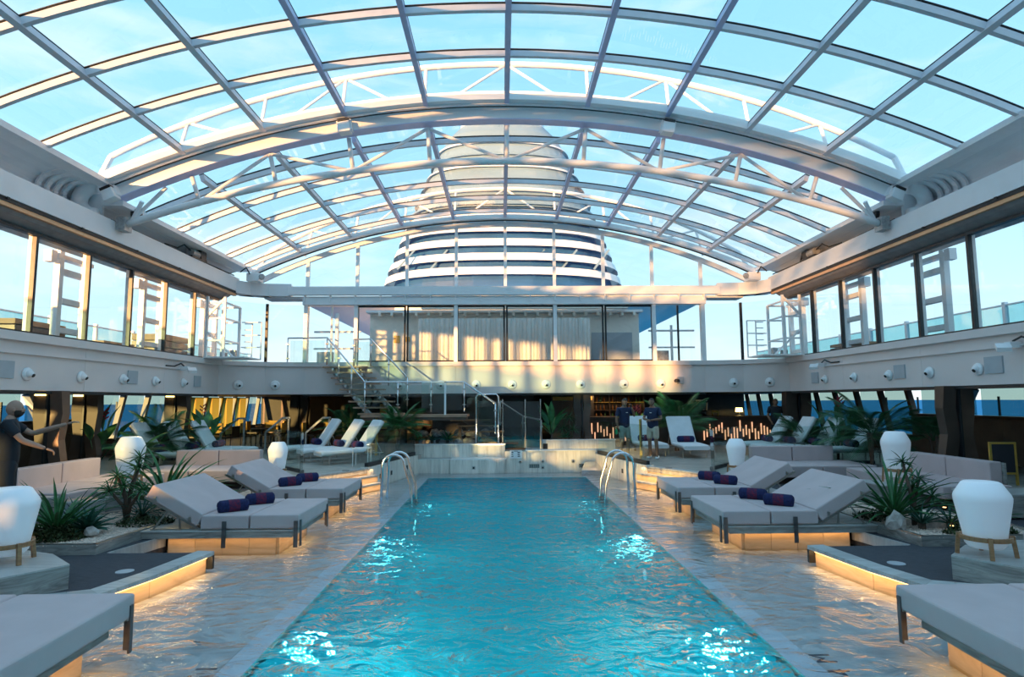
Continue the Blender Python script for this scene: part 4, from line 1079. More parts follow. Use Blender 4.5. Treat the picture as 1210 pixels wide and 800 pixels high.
def back_sofa(s, lab):
    t = thing('sofa', lab, 'sofa', (s * 7.3, 15.4, CP), 0, 'grey sofas in the side pits'); X = lambda a: s * a
    B = lambda x0, x1, *r: (min(X(x0), X(x1)), max(X(x0), X(x1))) + r
    G().box(*B(-1.1, 1.3, -.7, .5, 0, .16)).build('plinth', brown, t)
    rbox(*B(-1.15, .10, -.95, .42, .16, .43), .03, 3).build('seat_cushion', fabric, t); rbox(*B(.12, 1.4, -.95, .42, .16, .43), .03, 3).build('seat_cushion', fabric, t)
    rbox(*B(-1.05, -.02, .30, .52, .38, .80), .03, 3).build('back_cushion', fabric, t); rbox(*B(.0, 1.05, .30, .52, .38, .80), .03, 3).build('back_cushion', fabric, t)
back_sofa(-1, 'grey sofa facing the camera before the left glass balustrade')
back_sofa(1, 'grey sofa facing the camera before the right glass balustrade')
t = thing('glass_side_table', 'pale glass-topped side table before the far left sofa', 'table', (-7.3, 10.75, CP))
G().box(-.35, .3, -.25, .25, .34, .37).build('top', railglass, t); G().box(-.3, .25, -.2, .2, 0, .34).build('body', boxg, t)

# ================================================================ white loungers
def lounger(lab, loc, rz, grp, back=.85):
    t = thing('sun_lounger', lab, 'lounger', loc, rz, grp)     # foot at x=0, head towards +x
    g = G(); sec = [(-.34, 0), (-.30, -.03), (.30, -.03), (.34, 0), (.34, .05), (.30, .085), (-.30, .085), (-.34, .05)]
    path = [(0.02, .27), (.1, .30), (.7, .315), (1.22, .32)]
    g.sweep(sec, lambda i, u, v: (path[i][0], u, path[i][1] + v), range(4)); g.build('seat_pad', fabricw, t)
    g = G(); L_ = .98; pa = [(1.25, .32), (1.25 + L_ * .5 * math.cos(back), .32 + L_ * .5 * math.sin(back)), (1.25 + L_ * math.cos(back), .32 + L_ * math.sin(back))]
    g.sweep(sec, lambda i, u, v: (pa[i][0] - v * math.sin(back), u, pa[i][1] + v * math.cos(back)), range(3)); g.build('back_pad', fabricw, t)
    for y in (-.30, .30):
        G().bar((.05, y, .27), (1.8, y, .27), .03, .03).build('rail', brushed, t)
        for x in (.25, 1.7): G().tube([(x, y, .27), (x, y, 0)], .016, 6).build('leg', brushed, t)
        G().bar((1.27, y, .28), (pa[2][0] + .02, y, pa[2][1] - .02), .02, .03).build('back_rail', brushed, t)
        G().bar((pa[1][0], y, pa[1][1]), (1.75, y, .28), .015, .015).build('prop', brushed, t)
    return t
LG = lounger('white lounger left of the steps, nearest of three facing left', (-5.19, 16.9, DK), .6, 'white loungers beside the staircase', .98)
dup(LG, (-5.9, 17.6, DK), .6, 'white lounger left of the steps, middle of three facing left')
dup(LG, (-6.8, 18.4, DK), .6, 'white lounger left of the steps, farthest of three facing left')
pre = ('nearest', 'second', 'third', 'farthest')
for i, (x, y) in enumerate(((8.35, 16.75), (7.75, 17.5), (7.35, 18.25), (7.05, 19.1))):
    dup(LG, (x, y, DK), .05, '%s of four white loungers behind the right glass balustrade' % pre[i], 'white loungers behind the right balustrade')
for i, (x, y) in enumerate(((-8.0, 16.75), (-7.6, 17.6), (-7.25, 18.45))):
    dup(LG, (x - .25, y, DK), PI - .05, '%s of three white loungers behind the left glass balustrade' % ('nearest', 'middle', 'farthest')[i], 'white loungers behind the left balustrade')
dup(LG, (5.55, 17.9, DK), PI / 2 + .02, 'white lounger facing the pool, right of the standing crewmen', 'white loungers facing the pool', (1, 1.15, 1))
dup(LG, (4.55, 18.6, DK), PI / 2 + .08, 'white lounger facing the pool, partly behind the right crewman', 'white loungers facing the pool', (1, 1.15, 1))
for (x, y, yw, lb) in ((-4.24, 17.55, .6 + PI / 2, 'on the nearest lounger by the staircase'), (-4.95, 18.25, .6 + PI / 2, 'on the middle lounger by the staircase'), (-5.85, 19.05, .6 + PI / 2, 'on the farthest lounger by the staircase'),
                       (9.42, 16.75, PI / 2, 'on the nearest right-hand white lounger'), (8.82, 17.5, PI / 2, 'on the second right-hand white lounger'), (8.42, 18.25, PI / 2, 'on the third right-hand white lounger'), (8.12, 19.1, PI / 2, 'on the farthest right-hand white lounger'),
                       (-9.3, 16.75, PI / 2, 'on the nearest left-hand white lounger'), (-8.9, 17.6, PI / 2, 'on the middle left-hand white lounger'), (-8.55, 18.45, PI / 2, 'on the farthest left-hand white lounger'),
                       (5.54, 18.98, 0, 'on the white lounger facing the pool'), (4.48, 19.68, 0, 'on the lounger behind the right crewman')):
    towel(x, y, DK + .40, yw, 'navy rolled towel ' + lb, 'rolled towels on the white loungers', .5, .10)
t = thing('side_table', 'small white metal side table at the foot of the staircase loungers', 'table', (-3.90, 16.62, DK))
G().box(-.22, .22, -.2, .2, .46, .48).build('top', white, t)
for x, y in ((-.2, -.18), (.2, -.18), (-.2, .18), (.2, .18)): G().tube([(x, y, 0), (x, y, .46)], .012, 6).build('leg', white, t)
t = thing('side_table', 'tiny dark-topped side table among the right-hand white loungers', 'table', (8.0, 16.75, DK))
G().box(-.16, .16, -.15, .15, .50, .515).build('top', darkf, t)
for x, y in ((-.14, 0), (.14, 0)): G().tube([(x, y, 0), (x, y, .50)], .012, 6).build('leg', brushed, t)

# ================================================================ lower deck surround: hull side openings
def hull(s, idx):
    side = 'left' if s < 0 else 'right'
    r = sroot('wall_hull_' + side, 'dark hull side with slanted window posts on the lower deck %s' % side, 'wall')
    X = 13.0
    G().box(*sorted((s * (X), s * (X + .25))), Y0, 19.5, DK, 1.68).build('bulwark', greyw, r)
    G().box(*sorted((s * (X - .08), s * (X + .3))), Y0, 19.5, 1.68, 1.76).build('capping', brown, r)
    G().box(*sorted((s * (X), s * (X + .25))), 19.5, 34, DK, 1.02).build('bulwark', greyw, r)
    G().box(*sorted((s * (X - .05), s * (X + .3))), 19.5, 34, 1.02, 1.08).build('capping', brown, r)
    ys = [Y0 + 2.4 * i for i in range(13)] ; ys = [y for y in ys if y < 19.4]
    for y in ys:
        G().bar((s * X, y + .55, 1.74), (s * X, y, CE), .16, .2, up=(1, 0, 0)).build('slanted_post', white if s < 0 else brownm, r)
        G().box(*sorted((s * (X + .1), s * (X + .11))), y + .1, y + 2.3, 1.76, CE).build('pane', hullglass, r)
    y = 19.6
    while y < 34:
        G().bar((s * X, y - .5, 1.04), (s * (X + .0), y, CE), .14, .16, up=(1, 0, 0)).build('slanted_post', white if s < 0 else brownm, r)
        G().box(*sorted((s * (X + .1), s * (X + .11))), y + .05, y + 1.35, 1.08, CE).build('pane', hullglass, r)
        y += 1.45
    # outside rail posts
    for i in range(10):
        y = 7 + i * 1.7
        G().box(*sorted((s * (X + 1.0), s * (X + 1.04))), y, y + .05, 1.3, 2.28).build('rail_post', darkf, r)
    return r
hl = hull(-1, 1); hr = hull(1, 2)
t = thing('sun_glow_panels', 'added ochre panels imitating a sunlit glow in the far left lower-deck windows', 'glow_panel', (-12.9, 0, 0))  # added panels stand in for a sunlit orange surface outside the windows
for y in (24.2, 25.65, 27.1, 28.5, 30.0): G().add([(0, y - .42, 1.1), (0, y + .78, 1.1), (0, y + .78, CE - .05), (0, y - .42, CE - .05)], [(0, 1, 2, 3)]).build('ochre_glow_panel', sunglowm, t)
t = thing('side_panelling', 'brown panelled side wall with a slanting dark handrail beyond the right sofa', 'panelling', (12.85, 12, DK))
for i in range(6): G().box(-.04, 0, -1.5 + i * 1.3, -.21 + i * 1.3, 0, 1.12).build('panel', greyw, t)
G().bar((-.14, 2.9, .25), (-.14, .6, 1.05), .08, .10).build('handrail', brown, t)
G().box(-.06, -.04, .2, .6, .30, .42).build('grille', dark, t)
wbk = sroot('wall_rear', 'dark brown panelled rear wall of the lower deck bar', 'wall')
for i in range(20): G().box(-13 + i * 1.3, -11.703 + i * 1.3, 33.0, 33.1, DK, CE).build('panel', brown, wbk)
tag(struct('wall_behind', G().add(*(lambda P: ([(x, Y0 - .3, z) for x, z in P] + [(x, Y0, z) for x, z in P], [tuple(range(6)), tuple(range(11, 5, -1))] + [(i, i + 6, (i + 1) % 6 + 6, (i + 1) % 6) for i in range(6)]))([(-13.2, -.2), (13.2, -.2), (13.2, 12), (-9.0, 12), (-9.0, 7.2), (-13.2, 7.2)])), whitew), 'pale wall closing the deck behind the viewer', 'wall')  # unseen wall; its tall stepped top is shaped to block the low sun
# inner partitions behind the end wall
t = thing('dark_partition', 'dark brown partition left of the staircase foot', 'partition', (-4.9, 25, DK)); G().box(-1.4, .9, 0, .12, 0, 1.95).build('panel', brown, t); G().box(-.2, .1, -.02, 0, .6, 1.6).build('inset', ochre, t)
t = thing('wood_partition', 'warm brown panelled partition behind the broad-leaved plant', 'partition', (1.9, 24.0, DK))
for i in range(4): G().box(-.1 + i * .42, .31 + i * .42, 0, .1, 0, 1.95).build('panel', greyw, t)
G().box(-.05, 1.5, -.03, 0, 1.70, 1.85).build('ochre_strip', ochre, t)  # plain ochre strip near the top of the partition
t = thing('dark_partition', 'dark brown partition behind the chrome gate and glass screens', 'partition', (-1.2, 23.5, DK)); 
for i in range(3): G().box(-1.6 + i * 1.3, -.32 + i * 1.3, 0, .12, 0, 1.95).build('panel', brown if i != 1 else brownm, t)

def column(x, y, lab, m, w=.34, lamp=False):
    t = thing('column', lab, 'column', (x, y, DK))
    prof = [(0, 0), (.05, .45), (-.04, .95), (.03, 1.5), (0, CE - DK)]
    for k, (dx, ww) in enumerate(((-w * .62, w), (w * .62, w))):
        vs = []; fs = []
        for (o_, z) in prof:
            o2 = o_ * (1 if k else -1) + dx
            vs += [(o2 - ww / 2, -ww / 2 + abs(o_), z), (o2 + ww / 2, -ww / 2 + abs(o_), z), (o2 + ww / 2, ww / 2, z), (o2 - ww / 2, ww / 2, z)]
        n = len(prof)
        for i in range(n - 1):
            for j in range(4): a = i * 4 + j; b_ = i * 4 + (j + 1) % 4; fs.append((a, b_, b_ + 4, a + 4))
        fs += [(3, 2, 1, 0), tuple(range(4 * n - 4, 4 * n))]
        G().add(vs, fs).build('shaft', m if k else brown, t)
    G().box(-.02, .02, -w / 2 - .02, w / 2, 0, CE - DK).build('joint_strip', darkf, t)
    if lamp:
        G().box(-w * .9, -.02, -w / 2 - .06, w / 2, CE - DK - .10, CE - DK - .02).build('downlight', downl, t)
    return t
column(-9.58, 13.0, 'brown kinked column with warm light on its head, left side', brownm, .25, True)
column(9.58, 13.0, 'dark brown kinked double column on the right side', brownm, .28)
column(-9.9, 18.6, 'dark kinked column at the far left, right of the glossy plant', brown, .28, True)
column(-8.2, 24.6, 'dark kinked column before the ochre windows on the left', brown, .30)
column(9.75, 20.4, 'brown kinked column at the far right beside the sea windows', brownm, .36)
column(2.72, 21.9, 'brown square-edged column beside the bar', brownm, .26)
column(-10.3, 15.2, 'dark column with lit head behind the left palms', brown, .26, True)
# dining corner far left
def dchair(x, y, rz, lab):
    t = thing('dining_chair', lab, 'chair', (x, y, DK), rz, 'chairs in the far left dining corner')
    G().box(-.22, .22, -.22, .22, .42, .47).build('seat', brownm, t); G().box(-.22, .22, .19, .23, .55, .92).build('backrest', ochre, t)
    for a in (-.2, .2):
        for b_ in (-.2, .2): G().bar((a, b_, 0), (a, b_, .45 if b_ < 0 else .9), .025, .025).build('leg', darkf, t)
def dtable(x, y, lab):
    t = thing('dining_table', lab, 'table', (x, y, DK), 0, 'tables in the far left dining corner')
    G().lathe([(.4, .70), (.4, .73)], 20).build('top', brownm, t); G().tube([(0, 0, 0), (0, 0, .7)], .03, 8).build('pedestal', darkf, t); G().lathe([(.25, 0), (.25, .02)], 16).build('base', darkf, t)
for i, (x, y) in enumerate(((-10.9, 22.6), (-9.2, 23.4), (-9.9, 25.6), (-6.9, 23.4))):
    w = ('nearest the left wall', 'between the two dark columns', 'in the rear by the ochre windows', 'behind the staircase loungers')[i]
    dtable(x, y, 'round dark dining table ' + w)
    dchair(x - .55, y + .1, PI / 2, 'dining chair left of the table ' + w); dchair(x + .55, y + .1, -PI / 2, 'dining chair right of the table ' + w); dchair(x, y + .6, 0, 'dining chair behind the table ' + w)
# stair handrails rising from the far left pit
for i, (x, y) in enumerate(((-9.3, 20.2), (-8.0, 20.6), (-6.6, 20.4))):
    t = thing('step_handrail', 'grey handrail of the dining corner steps, %s of three' % ('left', 'middle', 'right')[i], 'handrail', (x, y, DK))
    for z0, xx in ((0, 0), (.0, .75)): G().bar((xx, 0, 0), (xx, 0, .70 if xx == 0 else 1.18), .05, .05).build('post', motorl, t)
    G().bar((0, 0, .70), (.55, 0, 1.18), .05, .06).bar((.53, 0, 1.18), (.80, 0, 1.18), .05, .06).build('rail', motorl, t)
# ================================================================ bar
t = thing('bar_counter', 'dark bar counter with glowing copper tubes on its front, behind the crewmen', 'bar', (4.1, 23.2, DK))
G().box(-1.2, 6.3, .0, .6, 0, 1.02).build('counter_body', brown, t); G().box(-1.25, 6.35, -.1, .7, 1.02, 1.08).build('counter_top', brownm, t)
rt = random.Random(5)
for i in range(64):
    x = -1.1 + i * .115; 
    if 1.6 < x < 3.3: continue
    z = .18 + rt.random() * .35; G().box(x, x + .035, -.05, -.02, z, z + .22 + rt.random() * .2).build('light_tube', glow, t)
t = thing('back_bar', 'tall back bar shelving full of bottles behind the crewmen', 'shelving', (4.1, 25.0, DK))
G().box(-1.3, 1.6, .3, .36, 0, 1.95).build('back_panel', brown, t)
for z in (.95, 1.28, 1.60): G().box(-1.3, 1.6, 0, .3, z, z + .025).build('shelf', gold if z > 1.5 else brownm, t)
for x in (-1.3, .15, 1.56): G().box(x, x + .04, 0, .3, 0, 1.9).build('upright', brownm, t)
G().box(-1.2, 1.5, .27, .29, .9, .93).build('light_strip', downl, t)
bot = None; OR2 = ['first', 'second', 'third', 'fourth', 'fifth', 'sixth', 'seventh', 'eighth', 'ninth', 'tenth', 'eleventh', 'twelfth', 'thirteenth', 'fourteenth', 'fifteenth', 'sixteenth', 'seventeenth']
for k, z in enumerate((.975, 1.305, 1.625)):
    nb = 0
    for i in range(17):
        x = 2.92 + i * .165 + rt.uniform(-.02, .02)
        if abs(x - 4.27) < .08: continue
        m = (bottlea, bottleg, bottlea, darkf)[rt.randrange(4)]; nb += 1
        me = G().lathe([(.032, 0), (.034, .02), (.034, .14), (.012, .18), (.012, .24), (.014, .245)], 8).mesh('bottle', m, True)
        tag(link('bottle', me), '%s small bottle from the left on the %s shelf of the back bar' % (OR2[nb - 1], ('lower', 'middle', 'top')[k]), 'bottle', 'bottles on the back bar').location = (x, 25.12, DK + z)
light('AREA', (4.1, 24.0, 2.4), 14, (1, .65, .35), 2.2, .5)
t = thing('coffee_machine', 'tall dark drink dispenser on the right part of the bar counter', 'machine', (7.55, 23.5, DK + 1.085))
G().lathe([(.16, 0), (.18, .03), (.13, .1), (.13, .16), (.22, .2), (.24, .5), (.2, .56)], 18).build('body', darkf, t); G().lathe([(.22, .56), (.21, .62)], 18).build('lid', motorl, t); G().box(-.03, .03, -.25, -.15, .2, .26).build('tap', brushed, t)
t = thing('cocktail_shaker', 'grey glass dispenser on the bar counter left of the dark machine', 'dispenser', (6.75, 23.5, DK + 1.085)); G().lathe([(.1, 0), (.1, .35), (.05, .4)], 14).build('jar', boxg, t); G().lathe([(.055, .4), (.055, .45)], 12).build('lid', darkf, t)
t = thing('table_lamp', 'small warm table lamp on the far bar end', 'lamp', (9.0, 23.5, DK + 1.085)); G().lathe([(.06, 0), (.06, .02), (.015, .03), (.015, .14)], 12).build('base', brushed, t); G().lathe([(.14, .14), (.12, .30)], 16).build('lamp_shade', downl, t)
t = thing('tap_tower', 'small gold tap tower on the bar beside the dark machine', 'tap', (8.05, 23.45, DK + 1.085)); G().box(-.12, .12, -.05, .05, .12, .2).build('bridge', gold, t); G().box(-.12, -.09, -.03, .03, 0, .12).build('foot', gold, t); G().box(.09, .12, -.03, .03, 0, .12).build('foot', gold, t)
# framed boards
def signboard(x, y, z, rz, w, h, lab):
    t = thing('framed_board', lab, 'sign', (x, y, z), rz)
    G().box(-w / 2, w / 2, -.01, .01, .25, .25 + h).build('panel', board, t)
    for a, b_, c, d in ((-w / 2 - .04, -w / 2, .21, .29 + h), (w / 2, w / 2 + .04, .21, .29 + h)): G().box(a, b_, -.02, .02, c, d).build('frame_side', gold, t)
    G().box(-w / 2, w / 2, -.02, .02, .21, .25).build('frame_bottom', gold, t); G().box(-w / 2, w / 2, -.02, .02, .25 + h, .29 + h).build('frame_top', gold, t)
    for a in (-w / 2 - .02, w / 2 + .02): G().box(a - .02, a + .02, -.02, .02, 0, .21).build('leg', gold, t)
    for a in (-1, 1): G().box(a * .12 - .02 + (-.1), a * .12 + .02 + (-.1), -.15, .15, 0, .03) 
signboard(9.75, 12.05, DK, -.1, .42, .55, 'black board in a gilt frame behind the right sofa')
signboard(-9.85, 11.75, DK, .1, .42, .60, 'black board in a gilt frame behind the left sofa, by the man')
signboard(3.98, 18.25, DK, 1.25, .36, .85, 'gilt-framed stand seen edge-on beside the left crewman')
# ================================================================ staircase
st = thing('staircase', 'open staircase of teak treads rising to the left gallery', 'staircase', (-5, 20.6, DK))
for i in range(10):
    x0 = -6.35 + .19 * i + 5; y = 21.35 - .15 * i - 20.6; z = SI - .18 - .2 * i - DK * 1.0
    if z + DK < 1.7: break
    G().box(x0, x0 + 1.5, y - .15, y + .15, z - .03, z + .02).build('tread', treadm, st)
    for k in (.3, 1.15): G().box(x0 + k, x0 + k + .08, y - .1, y + .1, z - .12, z - .03).build('tread_bracket', chrome, st)
for k in (.35, 1.2): G().bar((-6.35 + 5 + k, .8, SI - .35 - DK), (-4.75 + 5 + k, -.55, 1.75 - DK), .07, .16).build('stringer', motorl, st)
ZL = 1.80 - DK
G().box(.35, 3.75, -1.0, .3, ZL - .07, ZL).build('landing', treadm, st)
G().box(.4, 3.7, -.95, .25, ZL - .17, ZL - .07).build('landing_frame', brownm, st)
G().box(.82, .90, -.95, -.87, 0, ZL - .07).build('post', gold, st); G().box(3.4, 3.5, .0, .1, 0, ZL - .07).build('post', brownm, st)
for i in range(6):
    x0 = 3.15 + .22 * i; z = ZL - .19 - .185 * i
    G().box(x0, x0 + 1.35, -.30 - .06 * i, .05 - .06 * i, z - .03, z + .01).build('tread', teak if i < 3 else brownm, st)
G().bar((3.3, -.1, ZL - .15), (4.9, -.5, .15), .08, .14).build('stringer', brownm, st)
def railing(pts, lab, hh=.95, posts=None, extra=None, m=chrome):
    t = thing('stair_railing', lab, 'railing', pts[0])
    o = Vector(pts[0]); P = [Vector(p) - o for p in pts]
    G().tube(P, .028, 10).build('handrail', m, t, smooth=True)
    n = 0
    for a, b_ in zip(P, P[1:]):
        ln = (b_ - a).length; k = max(1, round(ln / 1.0))
        for i in range(k + (1 if b_ is P[-1] else 0)):
            p = a.lerp(b_, i / k); G().tube([p, p - Vector((0, 0, hh))], .024, 8).build('post', m, t, smooth=True)
            for z in (.22, .72): G().box(p.x - .05, p.x + .05, p.y - .03, p.y + .03, p.z - z - .02, p.z - z + .02).build('clip', brushed, t)
        for i in range(k):
            p = a.lerp(b_, (i + .07) / k); q = a.lerp(b_, (i + .93) / k)
            vs = [p - Vector((0, 0, .10)), q - Vector((0, 0, .10)), q - Vector((0, 0, hh - .06)), p - Vector((0, 0, hh - .06))]
            d = (q - p); nn = Vector((-d.y, d.x, 0)).normalized() * .008
            G().add([v - nn for v in vs] + [v + nn for v in vs], [(0, 1, 2, 3), (7, 6, 5, 4), (0, 4, 5, 1), (1, 5, 6, 2), (2, 6, 7, 3), (3, 7, 4, 0)]).build('pane', railglass, t)
    return t
railing([(-7.65, 21.45, 4.47), (-6.25, 21.35, 4.47), (-4.55, 19.75, 2.86), (-1.35, 19.62, 2.84), (-.35, 19.4, 2.15)], 'left glass and steel railing of the staircase, running on along the landing')
railing([(-5.35, 21.5, 4.42), (-4.72, 21.35, 4.42), (-3.3, 20.5, 3.02)], 'right glass and steel railing of the upper stair flight')
railing([(-.2, 20.6, 2.22), (.55, 20.3, 1.72), (1.15, 20.25, 1.60)], 'short dark rail descending behind the glass screens', .8, m=brushed)
t = thing('chrome_gate', 'chrome hoop gate with smoked glass at the stair foot', 'gate', (-.62, 19.95, .86))
G().tube([(-.36, 0, 0), (-.36, 0, 1.50), (-.30, 0, 1.59), (.30, 0, 1.59), (.36, 0, 1.50), (.36, 0, 0)], .028, 10).build('hoop', chrome, t, smooth=True)
G().tube([(-.29, .12, 0), (-.29, .12, 1.4)], .02, 8).build('post', brushed, t)
G().box(-.32, .32, -.008, .008, .05, 1.38).build('pane', darkglass, t)
t = thing('glass_screen', 'smoked glass screens on steel posts at the middle of the pool end', 'screen', (.2, 20.10, .66))
for x in (-.32, .42, .92): G().tube([(x, 0, 0), (x, 0, 1.62)], .024, 8).build('post', chrome, t)
for x0, x1 in ((-.28, .38), (.46, .88)): G().box(x0, x1, -.008, .008, .05, 1.55).build('pane', darkglass, t)
t = thing('framed_glass_panel', 'white-edged glass panel on the landing railing', 'panel', (-1.95, 19.55, 1.80))
G().box(-.75, .02, -.02, .02, 1.02, 1.06).build('top_edge', white, t); G().box(-.03, .03, -.02, .02, 0, 1.06).build('side_edge', white, t); G().box(-.75, -.03, -.006, .006, .05, 1.02).build('pane', railglass, t)
# rockery under the landing
rk = random.Random(11)
ORD = ['first', 'second', 'third', 'fourth', 'fifth', 'sixth', 'seventh', 'eighth', 'ninth', 'tenth', 'eleventh', 'twelfth', 'thirteenth', 'fourteenth', 'fifteenth', 'sixteenth', 'seventeenth']
def rock(x, y, z, r_, lab, grp=None, m=rockm, sz=(1, .8, .7)):
    bm = bmesh.new(); bmesh.ops.create_icosphere(bm, subdivisions=2, radius=1)
    for v in bm.verts:
        f = 1 + .22 * math.sin(v.co.x * 3.1 + x * 7) + .18 * math.cos(v.co.y * 4.3 + y * 5) + rk.uniform(-.10, .10)
        v.co = Vector((v.co.x * r_ * sz[0] * f, v.co.y * r_ * sz[1] * f, max(-.3 * r_, v.co.z * r_ * sz[2] * f)))
    g = G(); bm.verts.index_update(); g.v = [tuple(v.co) for v in bm.verts]; g.f = [tuple(v.index for v in f.verts) for f in bm.faces]; bm.free()
    o = g.build('rock', m); o.location = (x, y, z + .3 * r_); tag(o, lab, 'rock', grp); return o
for i in range(12):
    rock(-2.9 + (i % 6) * .42 + rk.uniform(-.08, .08), 20.75 + .1 * (i // 6), .80 + .26 * (i // 6), .22, '%s pale rock from the left in the %s row of the rockery under the landing' % (ORD[i % 6], ('lower', 'upper')[i // 6]), 'rockery stones under the landing')
rock(5.55, 8.98, CP + .12, .17, 'pale rock in the right planter under the spiky plant', sz=(1, .8, 1))
rock(6.25, 9.1, CP + .11, .17, 'long pitted rock in the right planter, behind the first', sz=(1.5, .8, .6))
rock(-5.95, 8.95, CP + .15, .09, 'small white rock on the brown groundcover in the left planter', sz=(1.3, .8, .8))
rock(-5.62, 10.75, CP + .11, .13, 'white rock at the back of the left planter beside the daybed', sz=(1, .8, 1))
for i, (x, y, lb) in enumerate(((6.3, 8.85, 'small warm uplight in the right planter gravel'), (7.75, 11.0, 'warm uplight under the right sofa seat corner'), (7.6, 12.6, 'warm uplight farther along the right sofa base'), (-6.55, 8.6, 'small warm uplight at the left planter edge'))):
    t = thing('uplight', lb, 'uplight', (x, y, CP + (.12 if i in (0, 3) else .0))); G().lathe([(.03, 0), (.035, .05), (.02, .06)], 10).build('body', darkf, t); G().lathe([(.028, .06), (.028, .068)], 10).build('lens', led, t)

# ================================================================ plants
def blade(ln, w, droop, m, name='leaf', fold=.35, seg=6):
    g = G(); vs = []; fs = []
    x = z = 0; a = 0
    for i in range(seg + 1):
        t_ = i / seg; ww = w * (.55 + .9 * t_) * (1 - t_ ** 2.2) if t_ < 1 else 0.001
        vs += [(x, -ww / 2, z + ww * fold), (x, 0, z), (x, ww / 2, z + ww * fold)]
        a = -droop * (t_ ** 1.4); x += ln / seg * math.cos(a); z += ln / seg * math.sin(a)
    for i in range(seg):
        k = i * 3; fs += [(k, k + 3, k + 4, k + 1), (k + 1, k + 4, k + 5, k + 2)]
    g.add(vs, fs); return g.mesh(name, m)
BL = {}
def rosette(parent, c, n, ln, w, m, rnd, pmin=.15, pmax=1.35, droop=.8, joined=False):
    key = (round(ln, 2), round(w, 3), m.name, round(droop, 2))
    if key not in BL: BL[key] = [blade(ln * k, w, droop * d, m) for k, d in ((1, .7), (.85, 1.1), (1.1, 1.0))]
    g = G()
    for i in range(n):
        f = i / n; az = i * 2.39996 + rnd.uniform(-.2, .2); p = pmax - (pmax - pmin) * math.sqrt(f) + rnd.uniform(-.1, .1)
        me = BL[key][rnd.randrange(3)]; s_ = rnd.uniform(.8, 1.1)
        M = Matrix.Translation(c) @ Matrix.Rotation(az, 4, 'Z') @ Matrix.Rotation(-p, 4, 'Y') @ Matrix.Scale(s_, 4)
        if joined: g.add([M @ v.co for v in me.vertices], [tuple(q.vertices) for q in me.polygons])
        else:
            o = link('leaf', me, parent); o.matrix_local = M
    if joined: g.build('foliage', m, parent)
def spiky(loc, lab, n=36, ln=.8, w=.05, m=leafm, seed=1, droop=.8, pmin=.25):
    t = thing('spiky_plant', lab, 'plant', loc); rnd = random.Random(seed)
    G().tube([(0, 0, -.01), (0, 0, .10)], .05, 8).build('stem', trunk, t)
    rosette(t, Vector((0, 0, .06)), n, ln, w, m, rnd, pmin, 1.45, droop); return t
def treelet(loc, lab, heads, ln=.22, seed=2, m=leafm, nl=24):
    t = thing('branching_plant', lab, 'plant', loc); rnd = random.Random(seed)
    for h in heads:
        h = Vector(h); G().tube([(0, 0, -.01), (h.x * .2, h.y * .2, h.z * .5), tuple(h)], [.035, .028, .02], 7).build('stem', trunk, t, smooth=True)
        rosette(t, h, nl, ln, .035, m, rnd, -.5, 1.3, .5, joined=True)
    return t
def frond(ln, m, nl=26, droop=1.0, w=.011, lf=.34):
    g = G(); pts = []; x = z = 0
    for i in range(13):
        t_ = i / 12; a = -droop * t_ ** 1.3; pts.append((x, 0, z)); x += ln / 12 * math.cos(a); z += ln / 12 * math.sin(a)
    g.tube(pts, [.012 - .0009 * i for i in range(13)], 4)
    for i in range(nl):
        t_ = .22 + .78 * i / nl; k = min(11, int(t_ * 12)); p = Vector(pts[k]).lerp(Vector(pts[k + 1]), t_ * 12 - k)
        L_ = ln * lf * math.sin(PI * (.15 + .8 * t_)) + .03
        for sg in (-1, 1):
            d = Vector((.55, sg * .80, -.12 - .3 * t_)).normalized() * L_; q = p + d; mid = p.lerp(q, .35); n_ = Vector((.8, -sg * .55, 0)) * w
            g.add([p, mid + n_, q + Vector((0, 0, -.12 * L_)), mid - n_], [(0, 1, 2, 3)])
    return g.mesh('frond', m)
FR = {}
def palm(loc, lab, n=14, ln=1.3, h0=.2, m=leafd, seed=3, dr=1.0, pmin=.3):
    t = thing('palm', lab, 'plant', loc); rnd = random.Random(seed)
    key = (round(ln, 1), m.name)
    if key not in FR: FR[key] = [frond(ln, m, droop=dr), frond(ln * .85, m, droop=dr * 1.3), frond(ln * 1.1, m, droop=dr * .8)]
    for i in range(3): G().tube([(rnd.uniform(-.08, .08), rnd.uniform(-.08, .08), -.01), (rnd.uniform(-.1, .1), rnd.uniform(-.1, .1), h0 + .1)], .03, 7).build('stem', trunk, t)
    for i in range(n):
        o = link('frond', FR[key][rnd.randrange(3)], t); az = i * 2.39996 + rnd.uniform(-.3, .3); p = rnd.uniform(pmin, 1.35)
        o.matrix_local = Matrix.Translation((0, 0, h0)) @ Matrix.Rotation(az, 4, 'Z') @ Matrix.Rotation(-p, 4, 'Y') @ Matrix.Rotation(rnd.uniform(-.5, .5), 4, 'X')
    return t
def broadleaf_mesh(ln, w, stalk, m, droop=.7):
    g = G(); g.tube([(0, 0, 0), (stalk, 0, 0)], [.014, .009], 5); x = stalk; z = 0; vs = []; n = 7
    for i in range(n + 1):
        t_ = i / n; ww = w * math.sin(PI * min(.98, max(.03, t_ ** .8))) ; vs += [(x, -ww / 2, z + ww * .22), (x, 0, z), (x, ww / 2, z + ww * .22)]
        a = -droop * t_; x += ln / n * math.cos(a); z += ln / n * math.sin(a)
    fs = []
    for i in range(n): k = i * 3; fs += [(k, k + 3, k + 4, k + 1), (k + 1, k + 4, k + 5, k + 2)]
    g.add(vs, fs); return g.mesh('leaf', m, True)
BR = {}
